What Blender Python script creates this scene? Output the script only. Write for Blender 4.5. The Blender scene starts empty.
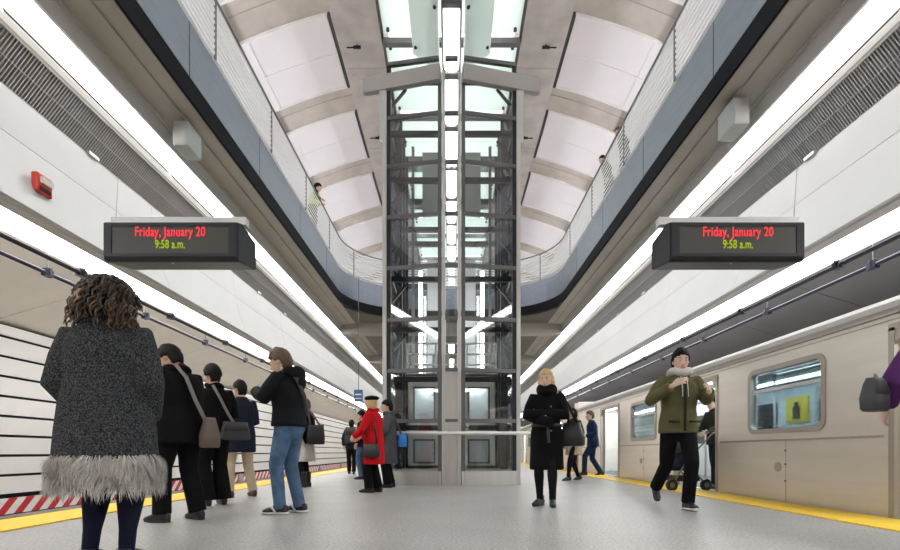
import bpy, bmesh, math, random
from mathutils import Vector, Matrix, Quaternion, noise
random.seed(7)
S = bpy.context.scene
COL = S.collection
PI = math.pi
EYE = 0.66          # camera height
# ------------------------------------------------------------------ helpers
class MB:
    """collects shapes, links them as ONE mesh object"""
    def __init__(self):
        self.v = []; self.f = []; self.m = []; self.mi = 0
    def add(self, vs, fs):
        b = len(self.v)
        self.v += [tuple(p) for p in vs]
        for f in fs:
            self.f.append(tuple(b+i for i in f)); self.m.append(self.mi)
        return self
    def quad(self, a, b, c, d): return self.add([a, b, c, d], [(0, 1, 2, 3)])
    def box(self, x0, x1, y0, y1, z0, z1):
        if x0 > x1: x0, x1 = x1, x0
        if y0 > y1: y0, y1 = y1, y0
        if z0 > z1: z0, z1 = z1, z0
        return self.add([(x0,y0,z0),(x1,y0,z0),(x1,y1,z0),(x0,y1,z0),(x0,y0,z1),(x1,y0,z1),(x1,y1,z1),(x0,y1,z1)],
                        [(0,3,2,1),(4,5,6,7),(0,1,5,4),(1,2,6,5),(2,3,7,6),(3,0,4,7)])
    def bar(self, p, q, w, t, up=(0,0,1)):
        """rectangular bar from p to q: w across, t along up"""
        p = Vector(p); q = Vector(q); d = (q-p).normalized(); u = Vector(up)
        s = d.cross(u)
        if s.length < 1e-4: s = d.cross(Vector((0,1,0)))
        s.normalize(); u = s.cross(d).normalized()
        vs = [e + s*(a*w/2) + u*(b*t/2) for e in (p, q) for a, b in ((-1,-1),(1,-1),(1,1),(-1,1))]
        return self.add(vs, [(0,1,2,3),(7,6,5,4),(0,4,5,1),(1,5,6,2),(2,6,7,3),(3,7,4,0)])
    def tube(self, pts, r, n=10, caps=True, ref=None):
        """tube along pts, r = number / list of numbers / list of (ra, rb)"""
        pts = [Vector(p) for p in pts]; k = len(pts)
        if not isinstance(r, (list, tuple)): r = [r]*k
        tang = []
        for i in range(k):
            a = pts[max(i-1, 0)]; b = pts[min(i+1, k-1)]
            t = (b-a); tang.append(t.normalized() if t.length > 1e-9 else Vector((0,0,1)))
        ref = Vector(ref) if ref is not None else (Vector((1,0,0)) if abs(tang[0].x) < .9 else Vector((0,1,0)))
        vs = []
        for i in range(k):
            t = tang[i]; u = (ref - t*ref.dot(t))
            if u.length < 1e-5: u = t.orthogonal()
            u.normalize(); w = t.cross(u).normalized(); ref = u
            ra, rb = r[i] if isinstance(r[i], (list, tuple)) else (r[i], r[i])
            for j in range(n):
                a = 2*PI*j/n
                vs.append(pts[i] + u*(ra*math.cos(a)) + w*(rb*math.sin(a)))
        fs = [(i*n+j, i*n+(j+1) % n, (i+1)*n+(j+1) % n, (i+1)*n+j) for i in range(k-1) for j in range(n)]
        if caps:
            fs.append(tuple(range(n-1, -1, -1))); fs.append(tuple((k-1)*n+j for j in range(n)))
        return self.add(vs, fs)
    def ball(self, c, r, n=12, m=8, mat=None):
        """ellipsoid, r = number or (rx,ry,rz)"""
        if not isinstance(r, (list, tuple)): r = (r, r, r)
        c = Vector(c); vs = []; fs = []
        for i in range(m+1):
            th = PI*i/m
            if i in (0, m):
                vs.append((0, 0, math.cos(th)*r[2])); continue
            for j in range(n):
                a = 2*PI*j/n
                vs.append((math.sin(th)*math.cos(a)*r[0], math.sin(th)*math.sin(a)*r[1], math.cos(th)*r[2]))
        last = len(vs)-1
        for j in range(n):
            fs.append((0, 1+j, 1+(j+1) % n))
            fs.append((last, last-n+(j+1) % n, last-n+j))
        for i in range(m-2):
            for j in range(n):
                a = 1+i*n; fs.append((a+j, a+n+j, a+n+(j+1) % n, a+(j+1) % n))
        vs = [Vector(v) for v in vs]
        if mat is not None: vs = [mat @ v for v in vs]
        return self.add([v + c for v in vs], fs)
    def rings(self, rs, n=24, power=2.0):
        """stack of level rings (cx, cy, z, rx, ry)"""
        vs = []; k = len(rs)
        for cx, cy, z, rx, ry in rs:
            for j in range(n):
                a = 2*PI*j/n; c, s = math.cos(a), math.sin(a)
                vs.append((cx + rx*math.copysign(abs(c)**(2/power), c), cy + ry*math.copysign(abs(s)**(2/power), s), z))
        fs = [(i*n+j, i*n+(j+1) % n, (i+1)*n+(j+1) % n, (i+1)*n+j) for i in range(k-1) for j in range(n)]
        fs.append(tuple(range(n-1, -1, -1))); fs.append(tuple((k-1)*n+j for j in range(n)))
        return self.add(vs, fs)
    def extrude(self, prof, y0, y1, cap=True):
        """closed profile [(x,z)] along y"""
        n = len(prof)
        vs = [(x, y0, z) for x, z in prof] + [(x, y1, z) for x, z in prof]
        fs = [(j, (j+1) % n, n+(j+1) % n, n+j) for j in range(n)]
        if cap: fs += [tuple(range(n-1, -1, -1)), tuple(range(n, 2*n))]
        return self.add(vs, fs)
    def sheet(self, line, y0, y1, thick=0.03):
        """open polyline [(x,z)] given a thickness to its outer side, along y"""
        pts = [Vector((x, z)) for x, z in line]; out = []
        for i, p in enumerate(pts):
            t = (pts[min(i+1, len(pts)-1)] - pts[max(i-1, 0)]).normalized()
            out.append(p + Vector((t.y, -t.x))*thick)
        return self.extrude([tuple(p) for p in pts] + [tuple(p) for p in reversed(out)], y0, y1)
    def build(self, name, mat, parent=None, smooth=False, recalc=True):
        me = bpy.data.meshes.new(name); me.from_pydata(self.v, [], self.f)
        mats = mat if isinstance(mat, (list, tuple)) else [mat]
        for m in mats: me.materials.append(m)
        if len(mats) > 1: me.polygons.foreach_set('material_index', self.m)
        if recalc:
            bm = bmesh.new(); bm.from_mesh(me); bmesh.ops.recalc_face_normals(bm, faces=bm.faces); bm.to_mesh(me); bm.free()
        if smooth: me.polygons.foreach_set('use_smooth', [True]*len(me.polygons))
        me.update()
        o = bpy.data.objects.new(name, me); COL.objects.link(o)
        if parent is not None: o.parent = parent
        return o

def bevel(o, w=0.01, seg=2):
    b = o.modifiers.new('b', 'BEVEL'); b.width = w; b.segments = seg; b.limit_method = 'ANGLE'
    return o
def tag(o, label=None, cat=None, group=None, kind=None):
    if label: o['label'] = label
    if cat: o['category'] = cat
    if group: o['group'] = group
    if kind: o['kind'] = kind
    return o
def thing(name, label, cat, loc=(0,0,0), rz=0, group=None):
    o = bpy.data.objects.new(name, None); COL.objects.link(o)
    o.location = loc; o.rotation_euler = (0,0,rz); o.empty_display_size = .1
    return tag(o, label, cat, group)
def struct(o, label=None, cat=None):
    return tag(o, label, cat, None, 'structure')
def local(mb, loc):
    """world coordinates -> coordinates of an Empty at loc"""
    mb.v = [(x-loc[0], y-loc[1], z-loc[2]) for x, y, z in mb.v]; return mb

# ------------------------------------------------------------------ materials
def mat(name, col, rough=.5, metal=0, spec=.5, bump=None, vary=None, emit=None, coat=0):
    """bump=(scale,strength,distance), vary=(scale,amount[,stretch xyz])"""
    m = bpy.data.materials.new(name); m.use_nodes = True; nt = m.node_tree; b = nt.nodes['Principled BSDF']
    b.inputs['Base Color'].default_value = (*col, 1); b.inputs['Roughness'].default_value = rough
    b.inputs['Metallic'].default_value = metal; b.inputs['Specular IOR Level'].default_value = spec
    b.inputs['Coat Weight'].default_value = coat
    tc = None
    if bump or vary: tc = nt.nodes.new('ShaderNodeTexCoord')
    if vary:
        n = nt.nodes.new('ShaderNodeTexNoise'); n.inputs['Scale'].default_value = vary[0]; n.inputs['Detail'].default_value = 6
        src = tc.outputs['Object']
        if len(vary) > 2:
            mp = nt.nodes.new('ShaderNodeMapping'); mp.inputs['Scale'].default_value = vary[2]; nt.links.new(src, mp.inputs['Vector']); src = mp.outputs['Vector']
        nt.links.new(src, n.inputs['Vector'])
        r = nt.nodes.new('ShaderNodeMapRange'); r.inputs[1].default_value = .25; r.inputs[2].default_value = .75
        r.inputs[3].default_value = 1-vary[1]; r.inputs[4].default_value = 1+vary[1]
        nt.links.new(n.outputs['Fac'], r.inputs[0])
        mx = nt.nodes.new('ShaderNodeVectorMath'); mx.operation = 'SCALE'; mx.inputs[0].default_value = col
        nt.links.new(r.outputs[0], mx.inputs['Scale']); nt.links.new(mx.outputs[0], b.inputs['Base Color'])
    if bump:
        n = nt.nodes.new('ShaderNodeTexNoise'); n.inputs['Scale'].default_value = bump[0]; n.inputs['Detail'].default_value = 4
        nt.links.new(tc.outputs['Object'], n.inputs['Vector'])
        bp = nt.nodes.new('ShaderNodeBump'); bp.inputs['Strength'].default_value = bump[1]; bp.inputs['Distance'].default_value = bump[2]
        nt.links.new(n.outputs['Fac'], bp.inputs['Height']); nt.links.new(bp.outputs['Normal'], b.inputs['Normal'])
    if emit:
        b.inputs['Emission Color'].default_value = (*emit[0], 1); b.inputs['Emission Strength'].default_value = emit[1]
    return m
def emission(name, col, s):
    m = bpy.data.materials.new(name); m.use_nodes = True; nt = m.node_tree; nt.nodes.clear()
    o = nt.nodes.new('ShaderNodeOutputMaterial'); e = nt.nodes.new('ShaderNodeEmission')
    e.inputs['Color'].default_value = (*col, 1); e.inputs['Strength'].default_value = s
    nt.links.new(e.outputs[0], o.inputs['Surface']); return m
def glass(name, tint=(.9,.95,.93), refl=.12, rough=.02):
    """clear sheet glass: tinted see-through with a mirror film stronger at grazing angles"""
    m = bpy.data.materials.new(name); m.use_nodes = True; nt = m.node_tree; nt.nodes.clear()
    o = nt.nodes.new('ShaderNodeOutputMaterial'); t = nt.nodes.new('ShaderNodeBsdfTransparent'); g = nt.nodes.new('ShaderNodeBsdfGlossy')
    t.inputs['Color'].default_value = (*tint, 1); g.inputs['Roughness'].default_value = rough; g.inputs['Color'].default_value = (.95,.97,1,1)
    lw = nt.nodes.new('ShaderNodeLayerWeight'); lw.inputs['Blend'].default_value = .25
    mr = nt.nodes.new('ShaderNodeMapRange'); mr.inputs[3].default_value = refl; mr.inputs[4].default_value = .9
    nt.links.new(lw.outputs['Fresnel'], mr.inputs[0])
    mx = nt.nodes.new('ShaderNodeMixShader'); nt.links.new(mr.outputs[0], mx.inputs[0])
    nt.links.new(t.outputs[0], mx.inputs[1]); nt.links.new(g.outputs[0], mx.inputs[2]); nt.links.new(mx.outputs[0], o.inputs['Surface'])
    return m
def frosted(name, col, trans=.6):
    m = bpy.data.materials.new(name); m.use_nodes = True; nt = m.node_tree; nt.nodes.clear()
    o = nt.nodes.new('ShaderNodeOutputMaterial'); t = nt.nodes.new('ShaderNodeBsdfTranslucent'); p = nt.nodes.new('ShaderNodeBsdfPrincipled')
    t.inputs['Color'].default_value = (*col, 1); p.inputs['Base Color'].default_value = (*col, 1); p.inputs['Roughness'].default_value = .2
    mx = nt.nodes.new('ShaderNodeMixShader'); mx.inputs[0].default_value = trans
    nt.links.new(p.outputs[0], mx.inputs[1]); nt.links.new(t.outputs[0], mx.inputs[2]); nt.links.new(mx.outputs[0], o.inputs['Surface'])
    return m

def granite():
    m = mat('granite', (.43,.43,.43), .42, bump=(90,.15,.004)); nt = m.node_tree; b = nt.nodes['Principled BSDF']
    tc = nt.nodes.new('ShaderNodeTexCoord')
    n1 = nt.nodes.new('ShaderNodeTexNoise'); n1.inputs['Scale'].default_value = 42; n1.inputs['Detail'].default_value = 5
    n2 = nt.nodes.new('ShaderNodeTexNoise'); n2.inputs['Scale'].default_value = 1.3; n2.inputs['Detail'].default_value = 5
    br = nt.nodes.new('ShaderNodeTexBrick'); br.offset = 0; br.inputs['Scale'].default_value = 1
    br.inputs['Brick Width'].default_value = .61; br.inputs['Row Height'].default_value = .61; br.inputs['Mortar Size'].default_value = .004
    br.inputs['Color1'].default_value = (.405,.390,.378,1); br.inputs['Color2'].default_value = (.382,.370,.358,1); br.inputs['Mortar'].default_value = (.33,.33,.33,1)
    for t in (n1, n2, br): nt.links.new(tc.outputs['Object'], t.inputs['Vector'])
    r1 = nt.nodes.new('ShaderNodeMapRange'); r1.inputs[1].default_value = .3; r1.inputs[2].default_value = .7; r1.inputs[3].default_value = .60; r1.inputs[4].default_value = 1.32
    r2 = nt.nodes.new('ShaderNodeMapRange'); r2.inputs[1].default_value = .3; r2.inputs[2].default_value = .7; r2.inputs[3].default_value = .92; r2.inputs[4].default_value = 1.06
    nt.links.new(n1.outputs['Fac'], r1.inputs[0]); nt.links.new(n2.outputs['Fac'], r2.inputs[0])
    mu = nt.nodes.new('ShaderNodeMath'); mu.operation = 'MULTIPLY'; nt.links.new(r1.outputs[0], mu.inputs[0]); nt.links.new(r2.outputs[0], mu.inputs[1])
    sc = nt.nodes.new('ShaderNodeVectorMath'); sc.operation = 'SCALE'; nt.links.new(br.outputs['Color'], sc.inputs[0]); nt.links.new(mu.outputs[0], sc.inputs['Scale'])
    nt.links.new(sc.outputs[0], b.inputs['Base Color']); return m
def stripes():
    """red and white diagonal hazard stripes, by object coordinates y-z"""
    m = mat('hazard_stripes', (.8,.8,.8), .5); nt = m.node_tree; b = nt.nodes['Principled BSDF']
    tc = nt.nodes.new('ShaderNodeTexCoord'); sp = nt.nodes.new('ShaderNodeSeparateXYZ'); nt.links.new(tc.outputs['Object'], sp.inputs[0])
    d = nt.nodes.new('ShaderNodeMath'); d.operation = 'SUBTRACT'; nt.links.new(sp.outputs['Y'], d.inputs[0]); nt.links.new(sp.outputs['Z'], d.inputs[1])
    k = nt.nodes.new('ShaderNodeMath'); k.operation = 'DIVIDE'; k.inputs[1].default_value = .39; nt.links.new(d.outputs[0], k.inputs[0])
    f = nt.nodes.new('ShaderNodeMath'); f.operation = 'FRACT'; nt.links.new(k.outputs[0], f.inputs[0])
    g = nt.nodes.new('ShaderNodeMath'); g.operation = 'GREATER_THAN'; g.inputs[1].default_value = .5; nt.links.new(f.outputs[0], g.inputs[0])
    mx = nt.nodes.new('ShaderNodeMix'); mx.data_type = 'RGBA'; mx.inputs['A'].default_value = (.78,.76,.75,1); mx.inputs['B'].default_value = (.52,.02,.03,1)
    nt.links.new(g.outputs[0], mx.inputs['Factor']); nt.links.new(mx.outputs['Result'], b.inputs['Base Color']); return m
def tactile():
    m = mat('tactile_yellow', (.93,.60,.025), .5); nt = m.node_tree; b = nt.nodes['Principled BSDF']
    tc = nt.nodes.new('ShaderNodeTexCoord'); v = nt.nodes.new('ShaderNodeTexVoronoi'); v.inputs['Scale'].default_value = 16; v.inputs['Randomness'].default_value = 0
    nt.links.new(tc.outputs['Object'], v.inputs['Vector'])
    r = nt.nodes.new('ShaderNodeMapRange'); r.inputs[1].default_value = .25; r.inputs[2].default_value = .4; r.inputs[3].default_value = 1; r.inputs[4].default_value = 0
    nt.links.new(v.outputs['Distance'], r.inputs[0]); bp = nt.nodes.new('ShaderNodeBump'); bp.inputs['Distance'].default_value = .006; bp.inputs['Strength'].default_value = .8
    nt.links.new(r.outputs[0], bp.inputs['Height']); nt.links.new(bp.outputs['Normal'], b.inputs['Normal']); return m

M = {}
M['granite'] = granite(); M['stripes'] = stripes(); M['yellow'] = tactile()
M['conc'] = mat('concrete_beige', (.50,.46,.41), .8, vary=(2.2,.12), bump=(30,.1,.01))
M['concgrey'] = mat('concrete_grey', (.36,.33,.31), .8, vary=(1.6,.22), bump=(25,.1,.01))
M['tracklit'] = mat('track_soffit_lit', (.88,.855,.82), .6, vary=(1.2,.04)); M['trackshade'] = mat('track_soffit_shaded', (.20,.20,.21), .6, vary=(1.2,.06))  # one soffit material; lit side and train-shaded side put into the colour
M['soffit'] = mat('soffit_taupe', (.40,.378,.345), .75, vary=(1.2,.10))
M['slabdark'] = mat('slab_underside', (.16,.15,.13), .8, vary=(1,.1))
M['dark'] = mat('dark_void', (.03,.03,.03), .9)
M['black'] = mat('black_edge', (.010,.011,.015), .8, spec=.15)
M['fascia'] = mat('fascia_steel', (.20,.222,.275), .36, .45, vary=(14,.10,(1,.15,1)))
M['panelwhite'] = mat('white_enamel_panel', (.54,.545,.55), .38, vary=(.8,.04))
M['flange'] = mat('flange_grey', (.46,.45,.44), .5)
M['white'] = mat('white_paint', (.80,.80,.80), .45)
M['wall'] = mat('glazed_white_wall', (.80,.79,.775), .30, vary=(.7,.05))
M['vaultp'] = mat('vault_panel_white', (.80,.785,.81), .6, vary=(.9,.03))
M['mesh'] = mat('grille_dark', (.035,.035,.038), .6)
M['slat'] = mat('grille_slat', (.52,.52,.53), .45, .2)
M['steel'] = mat('stainless_steel', (.68,.66,.64), .36, .7, vary=(10,.06,(1,1,.1)))
M['steeldk'] = mat('dark_steel_frame', (.035,.036,.042), .5, .3)
M['steelmid'] = mat('grey_steel_frame', (.17,.17,.17), .42, .6)
M['alu'] = mat('aluminium_light', (.68,.68,.67), .35, .6)
M['pipe'] = mat('pipe_black', (.03,.032,.05), .35, .3)
M['lamp'] = emission('lamp_diffuser', (1,.985,.96), 5.5)
M['lens'] = emission('lit_band_glow', (1,.99,.97), 6.0)  # lit surface band by the track, brightness put in as emission
M['lampc'] = emission('central_lamp', (1,.99,.97), 3.5)
M['glass'] = glass('shaft_glass', (.95,.97,.965), .045)
M['greenglass'] = frosted('green_frosted_glass', (.85,.885,.862), .78)
M['sky'] = frosted('skylight_glass', (.87,.935,.90), .85)
M['red'] = mat('red_plastic', (.62,.05,.03), .4)
M['lens_white'] = mat('strobe_lens', (.85,.85,.85), .2)
M['boxgrey'] = mat('speaker_grey', (.40,.44,.43), .5)
M['signbody'] = mat('sign_housing', (.012,.014,.019), .45, 0, spec=.35)
M['screen'] = mat('sign_screen', (.030,.027,.020), .4)
M['ledred'] = emission('led_red', (1,.06,.075), .5)
M['ledgreen'] = emission('led_green', (.55,.72,.03), .3)
M['blue'] = mat('sign_blue', (.05,.14,.36), .5)

YN, YF = -12.0, 62.0
cam = bpy.data.cameras.new('camera'); cam.sensor_width = 36; cam.lens = 20.0
cam.shift_y = 177/900; cam.shift_x = -1.5/900; cam.clip_start = .05; cam.clip_end = 300
co = bpy.data.objects.new('camera', cam); COL.objects.link(co); co.location = (0,0,EYE); co.rotation_euler = (PI/2,0,0)
S.camera = co
S.view_settings.view_transform = 'Standard'; S.view_settings.look = 'None'; S.view_settings.gamma = 1; S.view_settings.use_curve_mapping = False
S.view_settings.exposure = 1.2
w = bpy.data.worlds.new('World'); S.world = w; w.use_nodes = True
w.node_tree.nodes['Background'].inputs['Color'].default_value = (.97,.99,1,1); w.node_tree.nodes['Background'].inputs['Strength'].default_value = 1.0
S.cycles.use_denoising = True; S.cycles.max_bounces = 8; S.cycles.transparent_max_bounces = 24; S.cycles.sample_clamp_indirect = 6
S.cycles.caustics_reflective = False; S.cycles.caustics_refractive = False

# ------------------------------------------------------------------ platform, tracks, outer shell
o = MB().box(-3.69,3.69,YN,YF,-1.4,0).build('floor', M['granite']); struct(o)
for s, nm in ((-1,'left'), (1,'right')):
    o = MB().box(s*3.69,s*4.3,YN,YF,-.25,.012).build('trim_1' if s < 0 else 'trim_2', M['yellow'])
    struct(o, 'yellow studded tactile warning strip along the %s edge of the platform' % ('striped wall' if s < 0 else 'train'), 'warning strip')
    b = MB().box(s*3.69,s*4.22,YN,YF,-1.4,-.25)
    struct(b.build('platform_wall_'+nm, M['concgrey']))
o = MB().box(-9,-4.22,YN,YF,-1.5,-1.4).box(4.22,9,YN,YF,-1.5,-1.4).build('track_ground', M['flange']); struct(o)
# rails of the empty track
t = thing('track_rail', 'dull steel rail lying along the empty track bed', 'rail', (-5.3,20,-1.4))
MB().box(-.035,.035,YN-20,YF-20,.12,.16).box(-.012,.012,YN-20,YF-20,.02,.12).box(-.07,.07,YN-20,YF-20,0,.02).build('rail_profile', M['steelmid'], t)
# far wall left: black backing, white courses with black reveals
PITCH = .369; X_W = 8.3
mb = MB(); mb.mi = 0; mb.box(-X_W-.4,-X_W-.03,YN,YF,-1.4,3.05); mb.mi = 1
ztop = 3.02
edges = [-.17+PITCH*i for i in range(0,9)]       # black reveals
for i, z in enumerate(edges):
    z0, z1 = z+.028, (edges[i+1]-.0 if i+1 < len(edges) else ztop)
    y = YN
    while y < YF:
        mb.box(-X_W-.03,-X_W,y+.004,min(y+1.5,YF)-.004,z0+.022,z1); y += 1.5
mb.mi = 2; mb.box(-X_W-.03,-X_W+.25,YN,YF,-1.4,-.52)
o = mb.build('wall_left', [M['black'], M['wall'], M['concgrey']]); struct(o)
o = MB().box(-X_W-.02,-X_W+.03,YN,YF,-.50,-.205).build('hazard_board', M['stripes'])
tag(o, 'red and white diagonally striped board along the foot of the white track wall', 'hazard board')
for i in range(9):
    y = 7.55+i*5.9
    if y < 9 : continue
    o = MB().box(-X_W+.03,-X_W+.10,y,y+.34,-.55,-.19).build('niche_plate', M['concgrey'])
    tag(o, 'grey plate interrupting the red and white striped board', 'plate', 'grey plates on the striped board')
o = MB().box(X_W,X_W+.4,YN,YF,-1.4,3.05).build('wall_right', M['concgrey']); struct(o)

# ------------------------------------------------------------------ long side sections (lamp, grille, panels, cables)
Z = lambda h: h+EYE
for s, nm in ((-1,'left'), (1,'right')):
    side = 'over the striped track wall' if s < 0 else 'over the train'
    X = lambda pts: [(s*x, Z(h)) for x, h in pts]
    # taupe soffit under the mezzanine with a small step
    mb = MB().extrude(X([(4.34,5.81),(4.62,5.81),(4.62,5.765),(5.06,5.75),(5.06,5.95),(4.34,5.95)]), YN, YF)
    struct(mb.build('mezzanine_ceiling_'+nm, M['soffit']))
    mb = MB().extrude(X([(5.0,5.76),(5.0,5.43),(5.04,5.43),(5.04,5.52),(5.10,5.52),(5.10,5.76)]), YN, YF)
    mb.extrude(X([(4.975,5.76),(5.0,5.76),(5.0,5.70),(4.975,5.70)]), YN, YF)
    struct(mb.build('trim_3' if s < 0 else 'trim_4', M['flange']), 'grey folded metal flange beside the long lamp '+side, 'trim')
    # lamp
    t = thing('linear_light', 'long glowing white linear light '+side, 'light', (s*5.2,25,Z(5.4)))
    L = (s*5.2,25,Z(5.4))
    local(MB().extrude(X([(5.05,5.44),(5.35,5.315),(5.37,5.36),(5.06,5.50)]), YN, YF), L).build('diffuser', M['lamp'], t)
    mb = MB(); y = YN
    while y < YF:
        mb.extrude(X([(5.352,5.30),(5.372,5.29),(5.39,5.33),(5.37,5.345)]), y, min(y+3.6,YF)-.12); y += 3.6
    local(mb, L).build('side_trim', M['steeldk'], t)
    local(MB().extrude(X([(5.38,5.285),(5.425,5.225),(5.46,5.26),(5.41,5.32)]), YN, YF), L).build('reflector_strip', M['white'], t)
    # ventilation grille
    L = (s*5.6,25,Z(5.0)); t = thing('ventilation_grille', 'long dark slatted ventilation grille '+side, 'grille', L)
    a = Vector((5.44,5.205)); b = Vector((5.80,4.735)); d = (b-a)
    nrm = Vector((d.y,-d.x)).normalized()            # outward (away from the platform)
    if nrm.x < 0: nrm = -nrm
    P = lambda u, k: (s*(a.x+d.x*u+nrm.x*k), Z(a.y+d.y*u+nrm.y*k))
    local(MB().extrude([P(0,.12),P(1,.12),P(1,.16),P(0,.16)], YN, YF), L).build('backing', M['mesh'], t)
    mb = MB(); y = 1.0; 
    while y < YF:
        st = .046 if y < 24 else .12
        mb.extrude([P(.05,0),P(.95,0),P(.95,.05),P(.05,.05)], y, y+.016); y += st
    local(mb, L).build('slats', M['slat'], t)
    mb = MB().extrude([P(0,-.02),P(.05,-.02),P(.05,.13),P(0,.13)], YN, YF).extrude([P(.95,-.02),P(1.02,-.02),P(1.02,.13),P(.95,.13)], YN, YF)
    mb.extrude([P(.48,-.006),P(.50,-.006),P(.50,.01),P(.48,.01)], YN, YF)
    local(mb, L).build('frame', M['alu'], t)
    y = 3.3
    while y < 45:
        local(MB().bar((P(.93,-.04)[0],y,P(.93,-.04)[1]),(P(.93,-.04)[0],y+.22,P(.93,-.04)[1]),.05,.05), L).build('bracket', M['alu'], t); y += 2.3
    # white enamel panels: upper and lower course
    crv = lambda h: 5.80-.38*((4.72-h)/1.62)**2.0
    up = [(crv(h),h) for h in (4.72,4.5,4.3,4.095)]; lo = [(crv(h),h) for h in (4.085,3.95,3.8,3.65,3.5,3.35,3.22,3.1)]
    if s < 0: sgn = lambda l: [(s*x, Z(h)) for x, h in l]
    else: sgn = lambda l: [(s*x, Z(h)) for x, h in reversed(l)]
    mb = MB()
    for ln in (up, lo):
        y = YN
        while y < YF:
            mb.sheet(sgn(ln), y+.004, min(y+3.6,YF)-.004, -.04); y += 3.6
    o = mb.build('panel_wall_'+nm, M['panelwhite'], smooth=True); o.modifiers.new('e','EDGE_SPLIT').split_angle = math.radians(35); struct(o)
    # backing concrete mass
    mb = MB().extrude(X([(5.06,5.95),(5.06,5.78),(5.45,5.40),(5.96,4.72),(5.84,4.0),(5.70,3.15),(6.3,3.12),(8.7,3.2),(8.7,5.95)]), YN, YF)
    struct(mb.build('bulkhead_wall_'+nm, M['concgrey']))
    # grey perforated strip, lit surface over the track edge with its brightness put in as glow
    mb = MB().extrude(X([(5.42,3.095),(5.42,3.06),(5.46,3.06),(5.46,3.10),(5.68,3.10),(5.68,3.15),(5.42,3.15)]), YN, YF)
    struct(mb.build('trim_5' if s < 0 else 'trim_6', M['flange']), 'grey soffit strip under the white panels '+side, 'trim')
    L = (s*5.9,25,Z(3.1)); t = thing('lit_band', 'continuous pale lit band, given a glow, at the track edge '+side, 'light', L)
    local(MB().extrude(X([(5.71,3.10),(6.16,3.065),(6.16,3.10),(5.71,3.13)]), YN, YF), L).build('diffuser', M['lens'], t)
    # track ceiling with cross joints
    mb = MB(); y = YN
    while y < YF:
        mb.extrude(X([(6.2,3.06),(8.5,2.37),(8.5,2.5),(6.2,3.2)]), y+.012, min(y+2.35,YF)-.012); y += 2.35
    struct(mb.build('track_ceiling_'+nm, M['tracklit'] if s < 0 else M['trackshade']))
    # cables
    yc = 7.55 if s < 0 else 7.24
    for k, (px_, ph) in enumerate(((5.6,2.70),(6.1,2.70))):
        L = (s*px_,20,Z(ph)); t = thing('cable_pipe', '%s black pipe hung on rods beside the glowing band %s' % (('inner','outer')[k], side), 'pipe', L, group=None)
        local(MB().tube([(s*px_,YN,Z(ph)),(s*px_,YF,Z(ph))],.03,10), L).build('pipe', M['pipe'], t, True)
        y = yc-2.42
        while y < 45:
            top = 3.10 if k == 0 else 3.06
            local(MB().tube([(s*px_,y,Z(ph)),(s*px_,y,Z(top))],.006,6), L).build('hanger_rod', M['steelmid'], t)
            local(MB().box(s*px_-.045,s*px_+.045,y-.07,y+.07,Z(ph)-.05,Z(ph)+.05).box(s*px_-.06,s*px_+.06,y-.02,y+.02,Z(ph)-.02,Z(ph)+.075), L).build('clamp', M['pipe'], t)
            y += 2.42

# ------------------------------------------------------------------ mezzanine edge and slabs
A = 4.3; RC = 2.7; YE = 21.6
def opening_path(off=0.0, n=14):
    """from the camera end along the left, round the far end, back on the right; off > 0 = towards the opening"""
    a = A-off; ye = YE-off; r = RC-off
    pts = [(-a,YN)] + [(-a, y) for y in (0,6,12)]
    for i in range(n+1):
        th = PI - (PI/2)*i/n
        pts.append((-(a-r)+r*math.cos(th), ye-r+r*math.sin(th)))
    for i in range(n+1):
        th = PI/2 - (PI/2)*i/n
        pts.append(((a-r)+r*math.cos(th), ye-r+r*math.sin(th)))
    pts += [(a, y) for y in (12,6,0)] + [(a,YN)]
    return pts
def ribbon(z0, z1, off0, off1):
    """closed band along the opening between offsets off0 < off1"""
    p, q = opening_path(off0), opening_path(off1); mb = MB(); n = len(p)
    vs = [(x,y,z0) for x,y in p]+[(x,y,z1) for x,y in p]+[(x,y,z0) for x,y in q]+[(x,y,z1) for x,y in q]
    fs = []
    for i in range(n-1):
        fs += [(i,i+1,n+i+1,n+i),(2*n+i,3*n+i,3*n+i+1,2*n+i+1),(i,2*n+i,2*n+i+1,i+1),(n+i,n+i+1,3*n+i+1,3*n+i)]
    return mb.add(vs, fs)
zb, zm, zt = Z(5.81), Z(6.17), Z(7.07)
o = ribbon(zb, zm, -.05, -.0).build('trim_7', M['black'], smooth=False); struct(o, 'black recessed band under the blue grey mezzanine edge', 'trim')
o = ribbon(zm-.01, zt, -.4, .0).build('mezzanine_beam', M['fascia']); struct(o, 'blue grey steel fascia round the mezzanine opening', 'beam')
mb = MB()
for s in (-1,1):
    y = 2.2
    while y < 19:
        mb.box(s*4.297,s*4.31,y,y+.015,zm,zt); y += 3.0
o = mb.build('trim_8', M['black']); struct(o, 'dark joints of the fascia', 'trim')
# slabs: sides, far end (stepped round the curved corners)
mb = MB()
for s in (-1,1):
    mb.box(s*4.7,s*10.9,YN,YF,Z(5.95),zt)
mb.box(-4.7,4.7,YE+.35,YF,Z(5.83),zt)
for s in (-1,1):
    n = 10
    for i in range(n):
        th0, th1 = (PI/2)*i/n, (PI/2)*(i+1)/n
        cx, cy = A-RC, YE-RC; r = RC+.3
        a = (s*(cx+r*math.cos(th0)), cy+r*math.sin(th0)); b = (s*(cx+r*math.cos(th1)), cy+r*math.sin(th1)); c = (s*4.72, YE+.37)
        vs = [(*a,Z(5.83)),(*b,Z(5.83)),(*c,Z(5.83)),(*a,zt),(*b,zt),(*c,zt)]
        mb.add(vs, [(0,1,2),(3,4,5),(0,1,4,3),(1,2,5,4),(2,0,3,5)])
o = mb.build('mezzanine_slab', M['slabdark']); struct(o)
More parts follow.
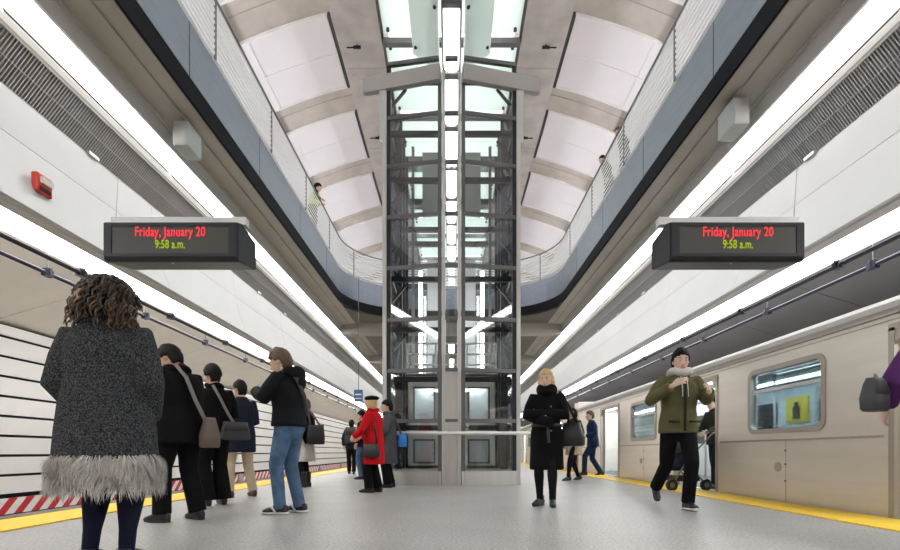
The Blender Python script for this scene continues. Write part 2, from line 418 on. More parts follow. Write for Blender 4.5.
# dropped beams under the far slab
mb = MB()
for y in (22.6, 30, 38, 46):
    mb.box(-4.98,4.98,y,y+.5,Z(5.35),Z(5.83))
o = mb.build('cross_beam', M['soffit']); struct(o)
# guard rail
t = thing('guard_railing', 'white metal guard railing with thin horizontal bars round the mezzanine opening', 'railing', (0,YE,zt))
L = (0,YE,zt)
path = opening_path(.05)
hp = zt+1.08
local(MB().tube([(x,y,hp) for x,y in path],.024,8), L).build('handrail', M['steelmid'], t, True)
for k in range(9):
    z = zt+.09+k*.11
    local(MB().tube([(x,y,z) for x,y in path],[(.036,.007)]*len(path),8,ref=(0,0,1)), L).build('rail', M['white'], t, True)
tb = ribbon(zt+.002, zt+.12, -.02, -.005); local(tb, L).build('toe_board', M['white'], t)
def along(pts, step, start):
    out = []; acc = -start
    for (x0,y0),(x1,y1) in zip(pts, pts[1:]):
        d = math.hypot(x1-x0,y1-y0)
        while acc < d:
            if acc >= 0: out.append((x0+(x1-x0)*acc/d, y0+(y1-y0)*acc/d))
            acc += step
        acc -= d
    return out
for x, y in along(path, 2.8, -1.4):
    if y < 1: continue
    local(MB().box(x-.012,x+.012,y-.03,y+.03,zt,hp), L).build('post', M['steelmid'], t)
# mezzanine walls and end
for s, nm in ((-1,'left'),(1,'right')):
    struct(MB().box(s*9.2,s*9.5,YN,YF,zt,Z(8.45)).build('mezzanine_wall_'+nm, M['white']))
struct(MB().box(-11,11,YF,YF+.4,-1.5,14.5).build('wall_far', M['concgrey']))
struct(MB().box(-11,11,YN-.4,YN,-1.5,14.5).build('wall_near', M['concgrey']))
for s, nm in ((-1,'left'),(1,'right')):
    struct(MB().box(s*10.9,s*11.2,YN,YF,-1.5,14.5).build('outer_wall_'+nm, M['concgrey']))

# ------------------------------------------------------------------ vault ceiling
H0, RV = 11.97, 13.73
vz = lambda x: Z(H0-(RV-math.sqrt(RV*RV-x*x)))
def arc(x0, x1, n, off=0.0): return [(x0+(x1-x0)*i/n, vz(x0+(x1-x0)*i/n)-off) for i in range(n+1)]
def vault_sheet(mb, s, x0, x1, y0, y1, off, th, n=10):
    low = [(s*x, z) for x, z in arc(x0,x1,n,off)]; hi = [(s*x, z+th) for x, z in arc(x0,x1,n,off)]
    return mb.extrude(low + hi[::-1], y0, y1)
for s, nm in ((-1,'left'),(1,'right')):
    mb = vault_sheet(MB(), s, 2.9, 10.7, YN, YF, 0, .3, 18)
    struct(vault_sheet(MB(), s, 5.62, 9.3, YN, YF, .10, .09, 10).build('outer_ceiling_'+nm, M['vaultp']))
    struct(mb.build('ceiling_'+nm, M['conc'], smooth=False))
    words = ['first','second','third','fourth','fifth','sixth','seventh','eighth','ninth']
    for k in range(-1,8):
        y0 = 13.15+3.76*k; y1 = y0+2.62
        lab = ('%s curved white ceiling panel in the vault above the %s' % (words[max(k,0)] if k >= 0 else 'overhead', 'striped track wall side' if s < 0 else 'train side'))
        t = thing('vault_panel', lab, 'ceiling panel', (s*5,y0,vz(5)), group='white vault ceiling panels')
        L = (s*5,y0,vz(5))
        mb = MB()
        for ya, yb in ((y0+.05,y0+1.27),(y0+1.32,y1-.05)):
            vault_sheet(mb, s, 3.29, 5.30, ya, yb, .07, .05)
            vault_sheet(mb, s, 5.36, 5.6, ya, yb, .07, .05, 2)
        local(mb, L).build('perforated_sheet', M['vaultp'], t)
        mb = MB()
        vault_sheet(mb, s, 3.27, 5.61, y0, y0+.05, .09, .09); vault_sheet(mb, s, 3.27, 5.61, y1-.05, y1, .09, .09)
        vault_sheet(mb, s, 3.27, 5.61, y0+1.27, y0+1.32, .08, .07)
        vault_sheet(mb, s, 5.30, 5.36, y0+.05, y1-.05, .06, .04, 2)
        local(mb, L).build('frame', M['white'], t)
        local(vault_sheet(MB(), s, 3.16, 3.275, y0, y1, .10, .10, 2), L).build('air_slot', M['mesh'], t)
        # dark joint line on the rib
    mb = MB()
    for k in range(-2,9):
        y0 = 13.15+3.76*k
        vault_sheet(mb, s, 3.1, 5.6, y0-.72, y0-.70, .012, .012, 12)
    struct(mb.build('trim_9' if s < 0 else 'trim_10', M['concgrey']), 'fine joints in the vault ribs', 'trim')
# two concrete beams beside the skylight
for s, nm in ((-1,'left'),(1,'right')):
    mb = MB(); y = YN
    while y < YF:
        mb.extrude([(s*1.87,Z(11.0)),(s*3.04,Z(10.97)),(s*3.04,Z(12.4)),(s*1.87,Z(12.4))], y+.01, min(y+3.76,YF)-.01); y += 3.76
    struct(mb.build('skylight_beam_'+nm, M['concgrey']))
    words = ['first','second','third','fourth']
    for k in range(4):
        y = 13.5+3.9*k; x = s*2.55
        o = MB().box(x-.10,x+.10,y-.03,y+.03,Z(10.90),Z(10.95)).box(x-.02,x+.02,y-.02,y+.02,Z(10.94),Z(10.985)).tube([(x+s*.10,y,Z(10.92)),(x+s*.28,y,Z(10.92))],.018,8).build('spotlight', M['black'])
        tag(o, '%s small black spotlight under the concrete beam on the %s side' % (words[k], 'striped wall' if s < 0 else 'train'), 'spotlight', 'spotlights on the concrete beams')
# skylight: frosted panes between steel cross bars
t = tag(MB().box(-1.9,-1.80,YN,YF,Z(11.05),Z(11.2)).box(1.8,1.9,YN,YF,Z(11.05),Z(11.2)).build('window_1', M['steelmid']), None, None, None, 'structure')
y = 1.4
ys = []
while y < 60: ys.append(y); y += 3.0
for y in ys:
    MB().box(-1.85,1.85,y-.08,y+.08,Z(10.9),Z(11.05)).build('cross_bar', M['steelmid'], t)
    for k in range(2):
        for j in range(2):
            x0 = -1.82+1.84*k; ya = y+.14+j*1.37
            p = MB().box(x0,x0+1.80,ya,ya+1.34,Z(11.10),Z(11.13)).build('pane', M['sky'], t)
            mb = MB()
            for cx in (x0+.15, x0+1.65):
                for cy in (ya+.15, ya+1.19): mb.tube([(cx,cy,Z(11.03)),(cx,cy,Z(11.10))],.045,8)
            mb.build('glass_bolt', M['steeldk'], t) if y > 9 and y < 30 else None
# central lamps on a beam, with the green glass wings
words = ['first','second','third','fourth','fifth','sixth','seventh','eighth','ninth','tenth','eleventh','twelfth']
n = 0
HL = 9.0
y = 10.15
k = 0
while y < 40:
    lab = 'white glowing tube lamp, %s in the central row overhead' % (words[k] if k < 12 else str(k+1)+'th')
    t = thing('pendant_lamp', lab, 'lamp', (0,y,Z(HL)), group='central row of tube lamps')
    MB().tube([(0,0,.06),(0,.06,.03),(0,1.60,.03),(0,1.66,.06)],[(.02,.02),(.17,.10),(.17,.10),(.02,.02)],14,ref=(1,0,0)).build('diffuser', M['lampc'], t, True)
    MB().box(-.20,.20,0,1.7,.07,.16).build('housing', M['steelmid'], t)
    MB().box(-.19,.19,-.24,-.03,-.02,.16).build('end_cap', M['steelmid'], t)
    k += 1; y += 1.95
o = MB().box(-.22,.22,-2,41,Z(HL)+.16,Z(HL)+.5).build('lamp_beam', M['alu']); struct(o)
for s in (-1,1):
    t = thing('glass_wing', 'pale green frosted glass panel sloping beside the %s of the central lamp' % ('striped wall side' if s < 0 else 'train side'), 'glass panel', (s*.5,11,Z(9.15)))
    L = (s*.5,11,Z(9.15))
    mb = MB()
    pts = [(s*.27,9.05),(s*.90,9.35)]
    y0, yi, yo = -2, 11.95, 11.75
    vs = [(s*.27,y0,Z(9.05)),(s*.90,y0,Z(9.35)),(s*.90,yo,Z(9.35)),(s*.27,yi,Z(9.05))]
    vs += [(x,y_,z+.02) for x,y_,z in vs]
    mb.add(vs, [(0,1,2,3),(7,6,5,4),(0,4,5,1),(1,5,6,2),(2,6,7,3),(3,7,4,0)])
    local(mb, L).build('glass_sheet', M['greenglass'], t)
    mb = MB()
    for yy in (1.4,3.3,5.2,7.1,8.9,10.2,11.5):
        for u in (.12,.88):
            x = s*(.27+.63*u); z = Z(9.05+.30*u)
            mb.tube([(x,yy,z-.03),(x,yy,z+.03)],.035,8)
    local(mb, L).build('glass_bolt', M['steeldk'], t)
# far lamps under the slab
for k in range(6):
    t = thing('pendant_lamp', 'white glowing tube lamp under the far slab, %s of its row' % words[k], 'lamp', (0,24+4.2*k,Z(5.2)), group='tube lamps under the far slab')
    MB().tube([(0,0,.04),(0,.05,.02),(0,2.2,.02),(0,2.25,.04)],[(.02,.02),(.14,.08),(.14,.08),(.02,.02)],12,ref=(1,0,0)).build('diffuser', M['lampc'], t, True)
    MB().box(-.17,.17,0,2.25,.05,.14).build('housing', M['steelmid'], t)
    MB().tube([(0,1.1,.14),(0,1.1,.63)],.02,6).build('stem', M['steelmid'], t)
# cove lights along the mezzanine side walls, added unseen to brighten the vault
for s in (-1,1):
    t = thing('added_fill_light', 'added unseen cove light trough along the mezzanine wall on the %s side' % ('striped wall' if s < 0 else 'train'), 'light', (s*8.7,20,Z(7.6)))
    L = (s*8.7,20,Z(7.6))
    local(MB().box(s*8.45,s*9.0,YN,45,Z(7.55),Z(7.6)).box(s*8.40,s*8.45,YN,45,Z(7.55),Z(7.7)), L).build('trough', M['alu'], t)
    local(MB().box(s*8.5,s*8.9,YN,45,Z(7.63),Z(7.66)), L).build('diffuser', M['fill'] if 'fill' in M else M.setdefault('fill', emission('fill_tube', (1,.96,.975), 19.0)), t)
# ------------------------------------------------------------------ speakers, alarm
def speaker(s, y, label):
    x = s*4.62
    t = thing('hanging_loudspeaker', label, 'speaker', (x,y,Z(5.45)))
    b = bevel(MB().box(-.13,.13,-.24,.24,-.22,.20).build('cabinet', M['boxgrey'], t), .02)
    MB().box(-.10,.10,-.245,-.235,-.18,.16).build('grille_cloth', M['flange'], t)
    MB().box(s*.02,s*.10,-.06,.06,.19,.305).box(s*.13,s*.17,-.08,.08,-.1,.1).tube([(s*.13,0,.0),(s*.2,0,.02)],.05,10).build('bracket', M['steelmid'], t)
speaker(-1, 8.75, 'pale grey loudspeaker box under the mezzanine on the striped wall side')
speaker(1, 8.2, 'pale grey loudspeaker box under the mezzanine on the train side')
t = thing('fire_alarm', 'red fire alarm with white strobe on the white wall panel', 'alarm', (-5.535,6.75,Z(3.60)))
bevel(MB().box(-.04,.05,-.13,.13,-.13,.13).build('housing', M['red'], t), .02)
MB().box(.05,.085,-.08,.10,0,.08).build('strobe_lens', M['lens_white'], t)
MB().box(.05,.06,-.09,.09,-.10,-.05).build('sounder_slot', M['dark'], t)
# ------------------------------------------------------------------ countdown signs
def text_mesh(body, size, sx, mat_, name, parent, loc):
    cu = bpy.data.curves.new(name, 'FONT'); cu.body = body; cu.size = size; cu.align_x = 'CENTER'; cu.extrude = .002; cu.space_character = 1.05
    cu.offset = .0015
    o = bpy.data.objects.new(name, cu); COL.objects.link(o); o.parent = parent
    cu.materials.append(mat_)
    bpy.context.view_layer.update()
    me = bpy.data.meshes.new_from_object(o.evaluated_get(bpy.context.evaluated_depsgraph_get())); bpy.data.objects.remove(o)
    o = bpy.data.objects.new(name, me); COL.objects.link(o); o.parent = parent
    o.location = loc; o.rotation_euler = (PI/2,0,0); o.scale = (sx,1,1); return o
def sign(s, label):
    cx = -2.81 if s < 0 else 2.86
    Yf = 5.0; z0 = Z(1.93); z1 = Z(2.30)
    c = (cx, Yf, z0)
    t = thing('countdown_sign', label, 'display sign', c)
    w_ = .675; h_ = .37; d = .47
    # housing: tapered behind the front face
    prof = [(0,0),(0,h_),(.10,h_+.03),(d,h_-.02),(d,.06),(.03,-.02)]        # (y,z)
    mb = MB(); nP = len(prof)
    vs = [(-w_,y,z) for y,z in prof]+[(w_,y,z) for y,z in prof]
    mb.add(vs, [tuple(range(nP)), tuple(range(2*nP-1,nP-1,-1))]+[(i,(i+1)%nP,nP+(i+1)%nP,nP+i) for i in range(nP)])
    bevel(mb.build('housing', M['signbody'], t), .015, 3)
    fr = .05
    MB().box(-w_+.09,w_-.09,-.006,.004,.055,h_-.045).build('screen', M['screen'], t)
    mb = MB()
    for a in ((-w_+.015,-w_+.09,.02,h_-.015),(w_-.09,w_-.015,.02,h_-.015)): mb.box(a[0],a[1],-.014,.002,a[2],a[3])
    mb.box(-w_+.09,w_-.09,-.014,.002,.02,.055).box(-w_+.09,w_-.09,-.014,.002,h_-.045,h_-.015)
    mb.build('bezel', M['signbody'], t)
    text_mesh('Friday, January 20', .135, .69, M['ledred'], 'date_text', t, (.0,-.009,.225))
    text_mesh('9:58 a.m.', .120, .66, M['ledgreen'], 'time_text', t, (.0,-.009,.105))
    for x in (-.02,.10): MB().ball((x,.16 if x > 0 else .08,-.0+.02 if x > 0 else -.012),.008,8,6).build('screw', M['alu'], t)
    # hanger
    bx = (-.75,.66) if s < 0 else (-.69,.77)
    MB().box(bx[0],bx[1],.22,.31,h_+.075,h_+.155).build('hanger_bar', M['white'], t)
    MB().box(-w_+.15,w_-.06,.16,.34,h_+.01,h_+.06).build('mounting_plate', M['steeldk'], t)
    for x in (-.45,.45): MB().box(x-.05,x+.05,.2,.32,h_-.01,h_+.09).build('mounting_foot', M['steelmid'], t)
    MB().tube([(bx[0]+.03 if s < 0 else bx[1]-.03,.26,h_+.15),(s*5.74-cx,3.62 if s < 0 else 3.3,5.46-z0)],.006,6).build('suspension_rod', M['steelmid'], t)
    return t
sign(-1, 'black electronic date and time sign hanging on the striped wall side')
sign(1, 'black electronic date and time sign hanging on the train side')

# ------------------------------------------------------------------ elevator shaft (glass, prow shaped front)
ex = 0.0; YO, YC, YI = 10.02, 9.80, 10.28     # outer front corner, prow edge, inner frame
HW = 1.38
t = thing('elevator_shaft', 'tall glass and steel elevator shaft in the middle of the platform', 'elevator', (0,YO,0))
L = (0,YO,0)
def part(mb, name, m, smooth=False): return local(mb, L).build(name, M[m] if isinstance(m, str) else m, t, smooth)
zs = [.28,1.28,2.28,3.30,4.34,5.36,6.38,7.34,8.42]
YB = 13.0
for s in (-1,1):
    part(MB().box(s*1.30,s*1.38,YO-.04,YO+.06,0,8.12), 'post', 'alu')                # light outer post
    part(MB().box(s*1.22,s*1.30,YO,YO+.12,.0,8.42), 'post', 'steeldk')
    part(MB().box(s*.125,s*.185,YC,YC+.14,0,8.12), 'mast', 'steel')
    part(MB().box(s*.195,s*.27,YC+.03,YC+.16,0,8.12), 'mast', 'steelmid')
    # wing brackets at the top
    part(MB().bar((s*.22,YC-.04,8.06),(s*1.76,YO+.10,8.04),.12,.30), 'top_bracket', 'flange')
    part(MB().box(s*1.36,s*1.44,YO-.03,YO+.05,6.9,8.0), 'post_sleeve', 'alu')
    for z in zs[1:]:
        part(MB().bar((s*.25,YC+.06,z),(s*1.30,YO+.02,z),.07,.075), 'crossbar', 'steelmid')
        part(MB().box(s*.2,s*1.26,YI,YI+.08,z-.17,z-.07), 'rear_crossbar', 'steeldk')
        # side beams and braces
        part(MB().box(s*1.24,s*1.30,YO+.1,YB,z-.12,z-.03), 'side_beam', 'steeldk')
    for z0, z1 in zip(zs, zs[1:]):
        p = [(s*.27,YC+.07,z0+.04),(s*1.28,YO+.03,z0+.04),(s*1.28,YO+.03,z1-.04),(s*.27,YC+.07,z1-.04)]
        mb = MB().add(p+[(x,y+.012,z) for x,y,z in p], [(0,1,2,3),(7,6,5,4),(0,4,5,1),(1,5,6,2),(2,6,7,3),(3,7,4,0)])
        part(mb, 'glass_panel', 'glass')
        part(MB().box(s*1.31,s*1.322,YO+.15,YB-.1,z0,z1-.06), 'glass_panel', 'glass')
        if z0 > 2:
            part(MB().bar((s*1.2,YI+.4,z0+.15),(s*1.2,11.4,z1-.25),.05,.05), 'brace', 'steeldk')
            part(MB().bar((s*1.24,YI+.15,z1-.55),(s*.95,YI+.15,z1-.2),.05,.05), 'brace', 'steeldk')
    for y in (11.4,12.1,YB):
        part(MB().box(s*1.12,s*1.28,y-.06,y+.06,0,8.3), 'rear_post', 'steeldk')
    part(MB().box(s*.93,s*1.0,12.5,12.6,0,8.3), 'guide_rail', 'steelmid')
    for z in (4.9,6.0,7.1,8.2):
        part(MB().box(s*.2,s*1.2,YB-.05,YB+.05,z,z+.12), 'rear_crossbar', 'steelmid')
    part(MB().box(s*.28,s*.70,12.0,12.25,6.45,7.85), 'machine_cabinet', M['boxgrey'])
    for z0,z1 in ((2.6,4.85),(5.05,5.95),(6.15,7.05),(7.25,8.15)):
        part(MB().box(s*.05,s*1.1,YB-.01,YB+.004,z0,z1), 'rear_glass', 'glass')
    # stainless plinth and low guard
    p = [(s*.2,YC+.02),(s*1.36,YO-.02),(s*1.36,YB),(s*.2,YB)]
    part(MB().add([(x,y,0) for x,y in p]+[(x,y,.28) for x,y in p], [(0,1,2,3),(4,5,6,7),(0,1,5,4),(1,2,6,5),(2,3,7,6),(3,0,4,7)]), 'plinth', 'steel')
part(MB().box(-.12,.12,YC+.05,YC+.10,0,2.25), 'mast_panel', 'steel')
for z in zs[1:]: part(MB().box(-.13,.13,YC+.02,YC+.10,z-.03,z+.03), 'mast_tie', 'steelmid')
part(MB().box(-.11,.11,YC+.06,YC+.07,2.25,8.1), 'mast_glass', 'glass')
part(MB().tube([(-1.05,YC-.22,1.02),(1.52,YC-.22,1.02)],.035,12), 'guard_rail', M['white'], True)
for x in (-.55,.55,): part(MB().tube([(x,YC-.22,1.02),(x,YC+.1,1.02)],.018,8), 'rail_bracket', 'alu', True)
# car
t = thing('elevator_car', 'stainless elevator car with four windows standing at platform level inside the glass shaft', 'elevator car', (0,11.2,.28))
L = (0,11.2,.28)
y0, y1 = 11.2, 12.45
mb = MB()
XS = [0,.36,.86,1.02]; 
mb.box(-.10,.10,y0,y0+.06,.30,2.40)
for s in (-1,1):
    mb.box(s*.10,s*.36,y0,y0+.06,.30,2.40).box(s*.86,s*1.02,y0,y0+.06,.30,2.40)
    for a,b in ((.30,.40),(.95,1.35),(2.12,2.40)): mb.box(s*.36,s*.86,y0,y0+.06,a,b)
    mb.box(s*.97,s*1.02,y0,y1,.30,2.40)
mb.box(-1.02,1.02,y1-.05,y1,.30,2.40).box(-1.02,1.02,y0,y1,2.36,2.42).box(-1.02,1.02,y0,y1,.29,.36)
part(mb, 'cabin', 'alu')
for s in (-1,1):
    for a,b in ((.40,.95),(1.35,2.12)):
        p = part(MB().box(s*.40,s*.82,y0+.015,y0+.03,a+.04,b-.04), 'window', 'glass')
        fr = MB().box(s*.36,s*.40,y0-.015,y0+.03,a,b).box(s*.82,s*.86,y0-.015,y0+.03,a,b).box(s*.36,s*.86,y0-.015,y0+.03,a,a+.04).box(s*.36,s*.86,y0-.015,y0+.03,b-.04,b)
        local(fr, L).build('window_frame', M['steelmid'], p)
    part(MB().tube([(s*.6,11.75,2.36),(s*.6,11.75,2.33)],.09,12), 'ceiling_lamp', emission('car_lamp', (.80,.92,1), 45.0))
    part(MB().box(s*.3,s*.9,12.3,12.36,.5,2.2), 'door_leaf', M['alu'])
for s in (-1,1):
    local(MB().box(s*.15,s*.62,12.86,12.90,2.55,4.15).box(s*.15,s*.62,12.86,12.90,4.3,5.6), (0,YO,0)).build('rear_panel', M['white'], bpy.data.objects['elevator_shaft'])
    local(MB().box(s*.70,s*.78,12.0,12.08,2.5,5.0), (0,YO,0)).build('added_shaft_lamp', emission('added_shaft_lamp', (.95,.98,1), 5.0), bpy.data.objects['elevator_shaft'])  # lamp added to brighten the shaft behind the glass
mb = MB()
for z in (2.62,2.86,3.10): mb.tube([(-1,y0+.05,z),(1,y0+.05,z)],.02,8)
for x in (-1,-.35,.35,1): mb.tube([(x,y0+.05,2.40),(x,y0+.05,3.10)],.02,8)
part(mb, 'roof_railing', M['white'])
part(MB().box(-.45,-.05,11.6,12.2,2.42,2.95).box(.1,.8,11.7,12.2,2.42,2.6), 'roof_machinery', 'boxgrey')
# small blue hanging sign far down the platform
t = thing('hanging_sign', 'small blue hanging sign far down the platform on the striped wall side', 'sign', (-3.05,16.4,2.3))
MB().box(-.14,.14,-.03,.03,0,.40).build('board', M['blue'], t)
MB().box(-.10,.10,-.034,-.03,.22,.27).box(-.10,.10,-.034,-.03,.1,.13).build('white_band', M['white'], t)
MB().tube([(0,0,.40),(0,0,4.1)],.012,6).build('rod', M['steelmid'], t)

for s, lab in ((-1,'blue hanging sign board beyond the elevator on the striped wall side'),(1,'blue hanging sign board beyond the elevator on the train side')):
    t = thing('hanging_sign', lab, 'sign', (s*1.86,15.0,1.75))
    MB().box(-.11,.11,-.03,.03,0,.46).build('board', M['blue'], t)
    MB().tube([(0,0,.46),(0,0,8.6)],.01,6).build('rod', M['steelmid'], t)
# ------------------------------------------------------------------ train
M['train'] = mat('train_stainless', (.84,.77,.69), .36, .62, vary=(3.0,.05,(1,.25,3)))
M['trainframe'] = mat('window_gasket', (.50,.44,.38), .4, .7); M['trainroof'] = mat('train_roof', (.45,.43,.42), .6)
M['trainglass'] = glass('train_glass', (.84,.94,.96), .03)
M['trainint'] = mat('train_interior', (.72,.78,.79), .5)
M['trainfloor'] = mat('train_floor', (.10,.10,.11), .6)
M['seat'] = mat('train_seat', (.30,.42,.50), .4)
M['poster'] = mat('poster_yellow', (.85,.66,.05), .5)
M['traindark'] = mat('train_underside', (.03,.03,.03), .8)
M['tlamp'] = emission('train_lamp', (.90,.98,1), 10)
TX = 4.40
def train_car(label, doors, y_a, y_b, full=True):
    c = thing('subway_train_car', label, 'train', (TX+1.5, (y_a+y_b)/2, 0))
    Lc = (TX+1.5, (y_a+y_b)/2, 0)
    def P(mb, name, m, parent=None, smooth=False): return local(mb, Lc).build(name, M[m], parent or c, smooth)
    ZB, ZR, ZT = -.28, .82, 2.03
    zd0, zd1 = .02, 1.90
    wz0, wz1 = .96, 1.80
    wins = [((a1+b0)/2-.72, (a1+b0)/2+.72) for (a0,a1),(b0,b1) in zip(doors, doors[1:])]
    # near side shell: pieces around the doors and windows, thickness .06
    mb = MB(); x0, x1 = TX, TX+.06
    cuts = [(a,b,zd0,zd1) for a,b in doors] + [(a,b,wz0,wz1) for a,b in wins]
    cuts.sort(); y = y_a
    for a,b,z0,z1 in cuts:
        mb.box(x0,x1,y,a,ZB,ZT)
        if z0 > ZB: mb.box(x0,x1,a,b,ZB,z0)
        mb.box(x0,x1,a,b,z1,ZT); y = b
    mb.box(x0,x1,y,y_b,ZB,ZT)
    mb.box(TX,TX+2.9,y_a,y_a+.06,ZB,2.4).box(TX,TX+2.9,y_b-.06,y_b,ZB,2.4).box(TX+2.84,TX+2.9,y_a,y_b,ZB,ZT)
    P(mb, 'body_shell', 'train')
    # rub rails and gutter between the doors
    ys = [y_a] + [v for d in doors for v in d] + [y_b]
    for a,b in zip(ys[::2], ys[1::2]):
        P(MB().box(TX-.012,TX,a+.12,b-.12,ZR-.012,ZR+.012), 'rub_rail', 'trainframe')
    P(MB().box(TX-.03,TX+.02,y_a,y_b,2.03,2.055).box(TX-.01,TX+.02,y_a,y_b,1.975,1.985), 'gutter', 'trainframe')
    prof = [(TX,2.03),(TX-.015,2.10),(TX+.02,2.17),(TX+.25,2.29),(TX+.7,2.40),(TX+1.45,2.46),(TX+2.2,2.40),(TX+2.65,2.29),(TX+2.88,2.17),(TX+2.9,2.03),(TX+2.8,2.03),(TX+2.6,2.18),(TX+1.45,2.30),(TX+.3,2.18),(TX+.1,2.03)]
    P(MB().extrude(prof, y_a, y_b), 'roof', 'trainroof')
    P(MB().box(TX+.1,TX+2.8,y_a+.1,y_b-.1,-1.0,ZB), 'undercarriage', 'traindark')
    P(MB().box(TX+.06,TX+2.84,y_a+.06,y_b-.06,-.04,.0), 'floor', 'trainfloor')
    P(MB().box(TX+2.78,TX+2.84,y_a+.06,y_b-.06,0,2.1).box(TX+.06,TX+2.8,y_a+.06,y_b-.06,2.08,2.12), 'lining', 'trainint')
    for xx in (TX+.75, TX+2.1):
        P(MB().box(xx,xx+.16,y_a+.3,y_b-.3,2.05,2.08), 'ceiling_lamp', 'tlamp')
    for a,b in wins:
        r = .10; n = 6
        def rr(a,b,z0,z1,r):
            pts = []
            for cy,cz,t0 in ((b-r,z1-r,0),(a+r,z1-r,PI/2),(a+r,z0+r,PI),(b-r,z0+r,1.5*PI)):
                for i in range(n+1):
                    th = t0+PI/2*i/n; pts.append((cy+r*math.cos(th), cz+r*math.sin(th)))
            return pts
        oo, ii = rr(a-.045,b+.045,wz0-.045,wz1+.045,.14), rr(a+.02,b-.02,wz0+.02,wz1-.02,.09)
        k = len(oo); vs = []
        for pl in (oo, ii):
            for xx in (TX-.018, TX+.05): vs += [(xx,y_,z_) for y_,z_ in pl]
        fs = []
        for i in range(k):
            j = (i+1) % k
            fs += [(i,j,2*k+j,2*k+i),(k+i,3*k+i,3*k+j,k+j),(i,k+i,k+j,j),(2*k+i,2*k+j,3*k+j,3*k+i)]
        w_ = P(MB().add(vs, fs), 'window_frame', 'trainframe')
        P(MB().box(TX+.005,TX+.03,a+.02,b-.02,1.50,1.545), 'transom_bar', 'alu', w_)
        P(MB().box(TX+.015,TX+.022,a+.02,b-.02,wz0+.02,1.50), 'pane', 'trainglass', w_)
        P(MB().box(TX+.022,TX+.029,a+.02,b-.02,1.54,wz1-.02), 'pane', 'trainglass', w_)
    for a,b in doors:
        # rounded portal frame, doors slid open into pockets
        P(MB().box(TX-.015,TX+.10,a-.05,a+.02,zd0-.02,zd1).box(TX-.015,TX+.10,b-.02,b+.05,zd0-.02,zd1).box(TX-.015,TX+.10,a-.05,b+.05,zd1-.03,zd1+.04), 'door_frame', 'trainframe')
        P(MB().add([(TX+xx,yy,zz) for xx in (-.01,.06) for yy,zz in ((a+.02,zd1-.03),(a+.16,zd1-.03),(a+.02,zd1-.17))], [(0,1,2),(5,4,3),(0,1,4,3),(1,2,5,4),(2,0,3,5)])
          .add([(TX+xx,yy,zz) for xx in (-.01,.06) for yy,zz in ((b-.02,zd1-.03),(b-.16,zd1-.03),(b-.02,zd1-.17))], [(0,1,2),(5,4,3),(0,1,4,3),(1,2,5,4),(2,0,3,5)]), 'door_corner', 'trainframe')
        P(MB().box(TX-.02,TX+.12,a,b,-.04,.012), 'door_sill', 'alu')
        for e, s_ in ((a,1),(b,-1)):
            P(MB().box(TX+.075,TX+.10,e,e+s_*.12,zd0,zd1-.03), 'door_leaf', 'train')
        # far side closed doors with windows
        P(MB().box(TX+2.74,TX+2.79,a,b,0,1.95), 'far_door', 'flange')
        for q in ((a+.12,(a+b)/2-.12),((a+b)/2+.12,b-.12)):
            P(MB().box(TX+2.73,TX+2.74,q[0],q[1],.9,1.7), 'far_door_window', 'traindark')
        # stanchions
        for q in (a-.05,b+.05):
            P(MB().tube([(TX+.62,q,.0),(TX+.62,q,2.08)],.02,8), 'stanchion', 'steel', None, True)
        P(MB().tube([(TX+1.45,(a+b)/2,.0),(TX+1.45,(a+b)/2,2.08)],.02,8), 'stanchion', 'steel', None, True)
    for a,b in wins:
        P(MB().box(TX+2.25,TX+2.78,a-.6,b+.6,.38,.46).box(TX+2.68,TX+2.78,a-.6,b+.6,.46,.95), 'bench_seat', 'seat')
        P(MB().box(TX+.07,TX+.55,a-.5,b+.5,.38,.46).box(TX+.07,TX+.14,a-.5,b+.5,.46,.93), 'bench_seat', 'seat')
        P(MB().box(TX+2.76,TX+2.785,a+.25,a+.95,1.0,1.75), 'far_window', 'traindark')
        P(MB().box(TX+2.74,TX+2.775,a-.73,a-.08,1.28,1.80), 'advert_poster', 'poster')
        mb = MB()
        mb.box(TX+2.73,TX+2.742,a-.52,a-.30,1.34,1.60).box(TX+2.73,TX+2.742,a-.46,a-.36,1.60,1.70)
        P(mb, 'poster_figure', 'traindark')
        P(MB().tube([(TX+.9,a-.8,1.92),(TX+.9,b+.8,1.92)],.018,8), 'grab_rail', 'steel', None, True)
        P(MB().tube([(TX+1.9,a-.8,1.92),(TX+1.9,b+.8,1.92)],.018,8), 'grab_rail', 'steel', None, True)
        # round service cover and rivet seam under the window
        cy = (a+b)/2+.10
        P(MB().tube([(TX-.012,cy,.46),(TX+.01,cy,.46)],.065,20), 'service_cover', 'trainframe')
        P(MB().box(TX-.003,TX+.001,cy-.16,cy-.152,-.1,ZR), 'body_seam', 'trainframe')
        for zz in (.28,.5,.68): P(MB().ball((TX-.003,cy-.15,zz),.012,8,6), 'rivet', 'traindark')
    return c
D0 = [(-1.42,.11),(3.44,4.97),(8.30,9.83),(13.16,14.69)]
train_car('stainless steel subway car with open doors standing along the yellow platform edge', D0, -3.6, 17.4)
D1 = [(19.8,21.3),(24.7,26.2),(29.5,31.0)]
train_car('next stainless subway car farther down the platform, behind the person in the navy suit', D1, 17.8, 34.5)
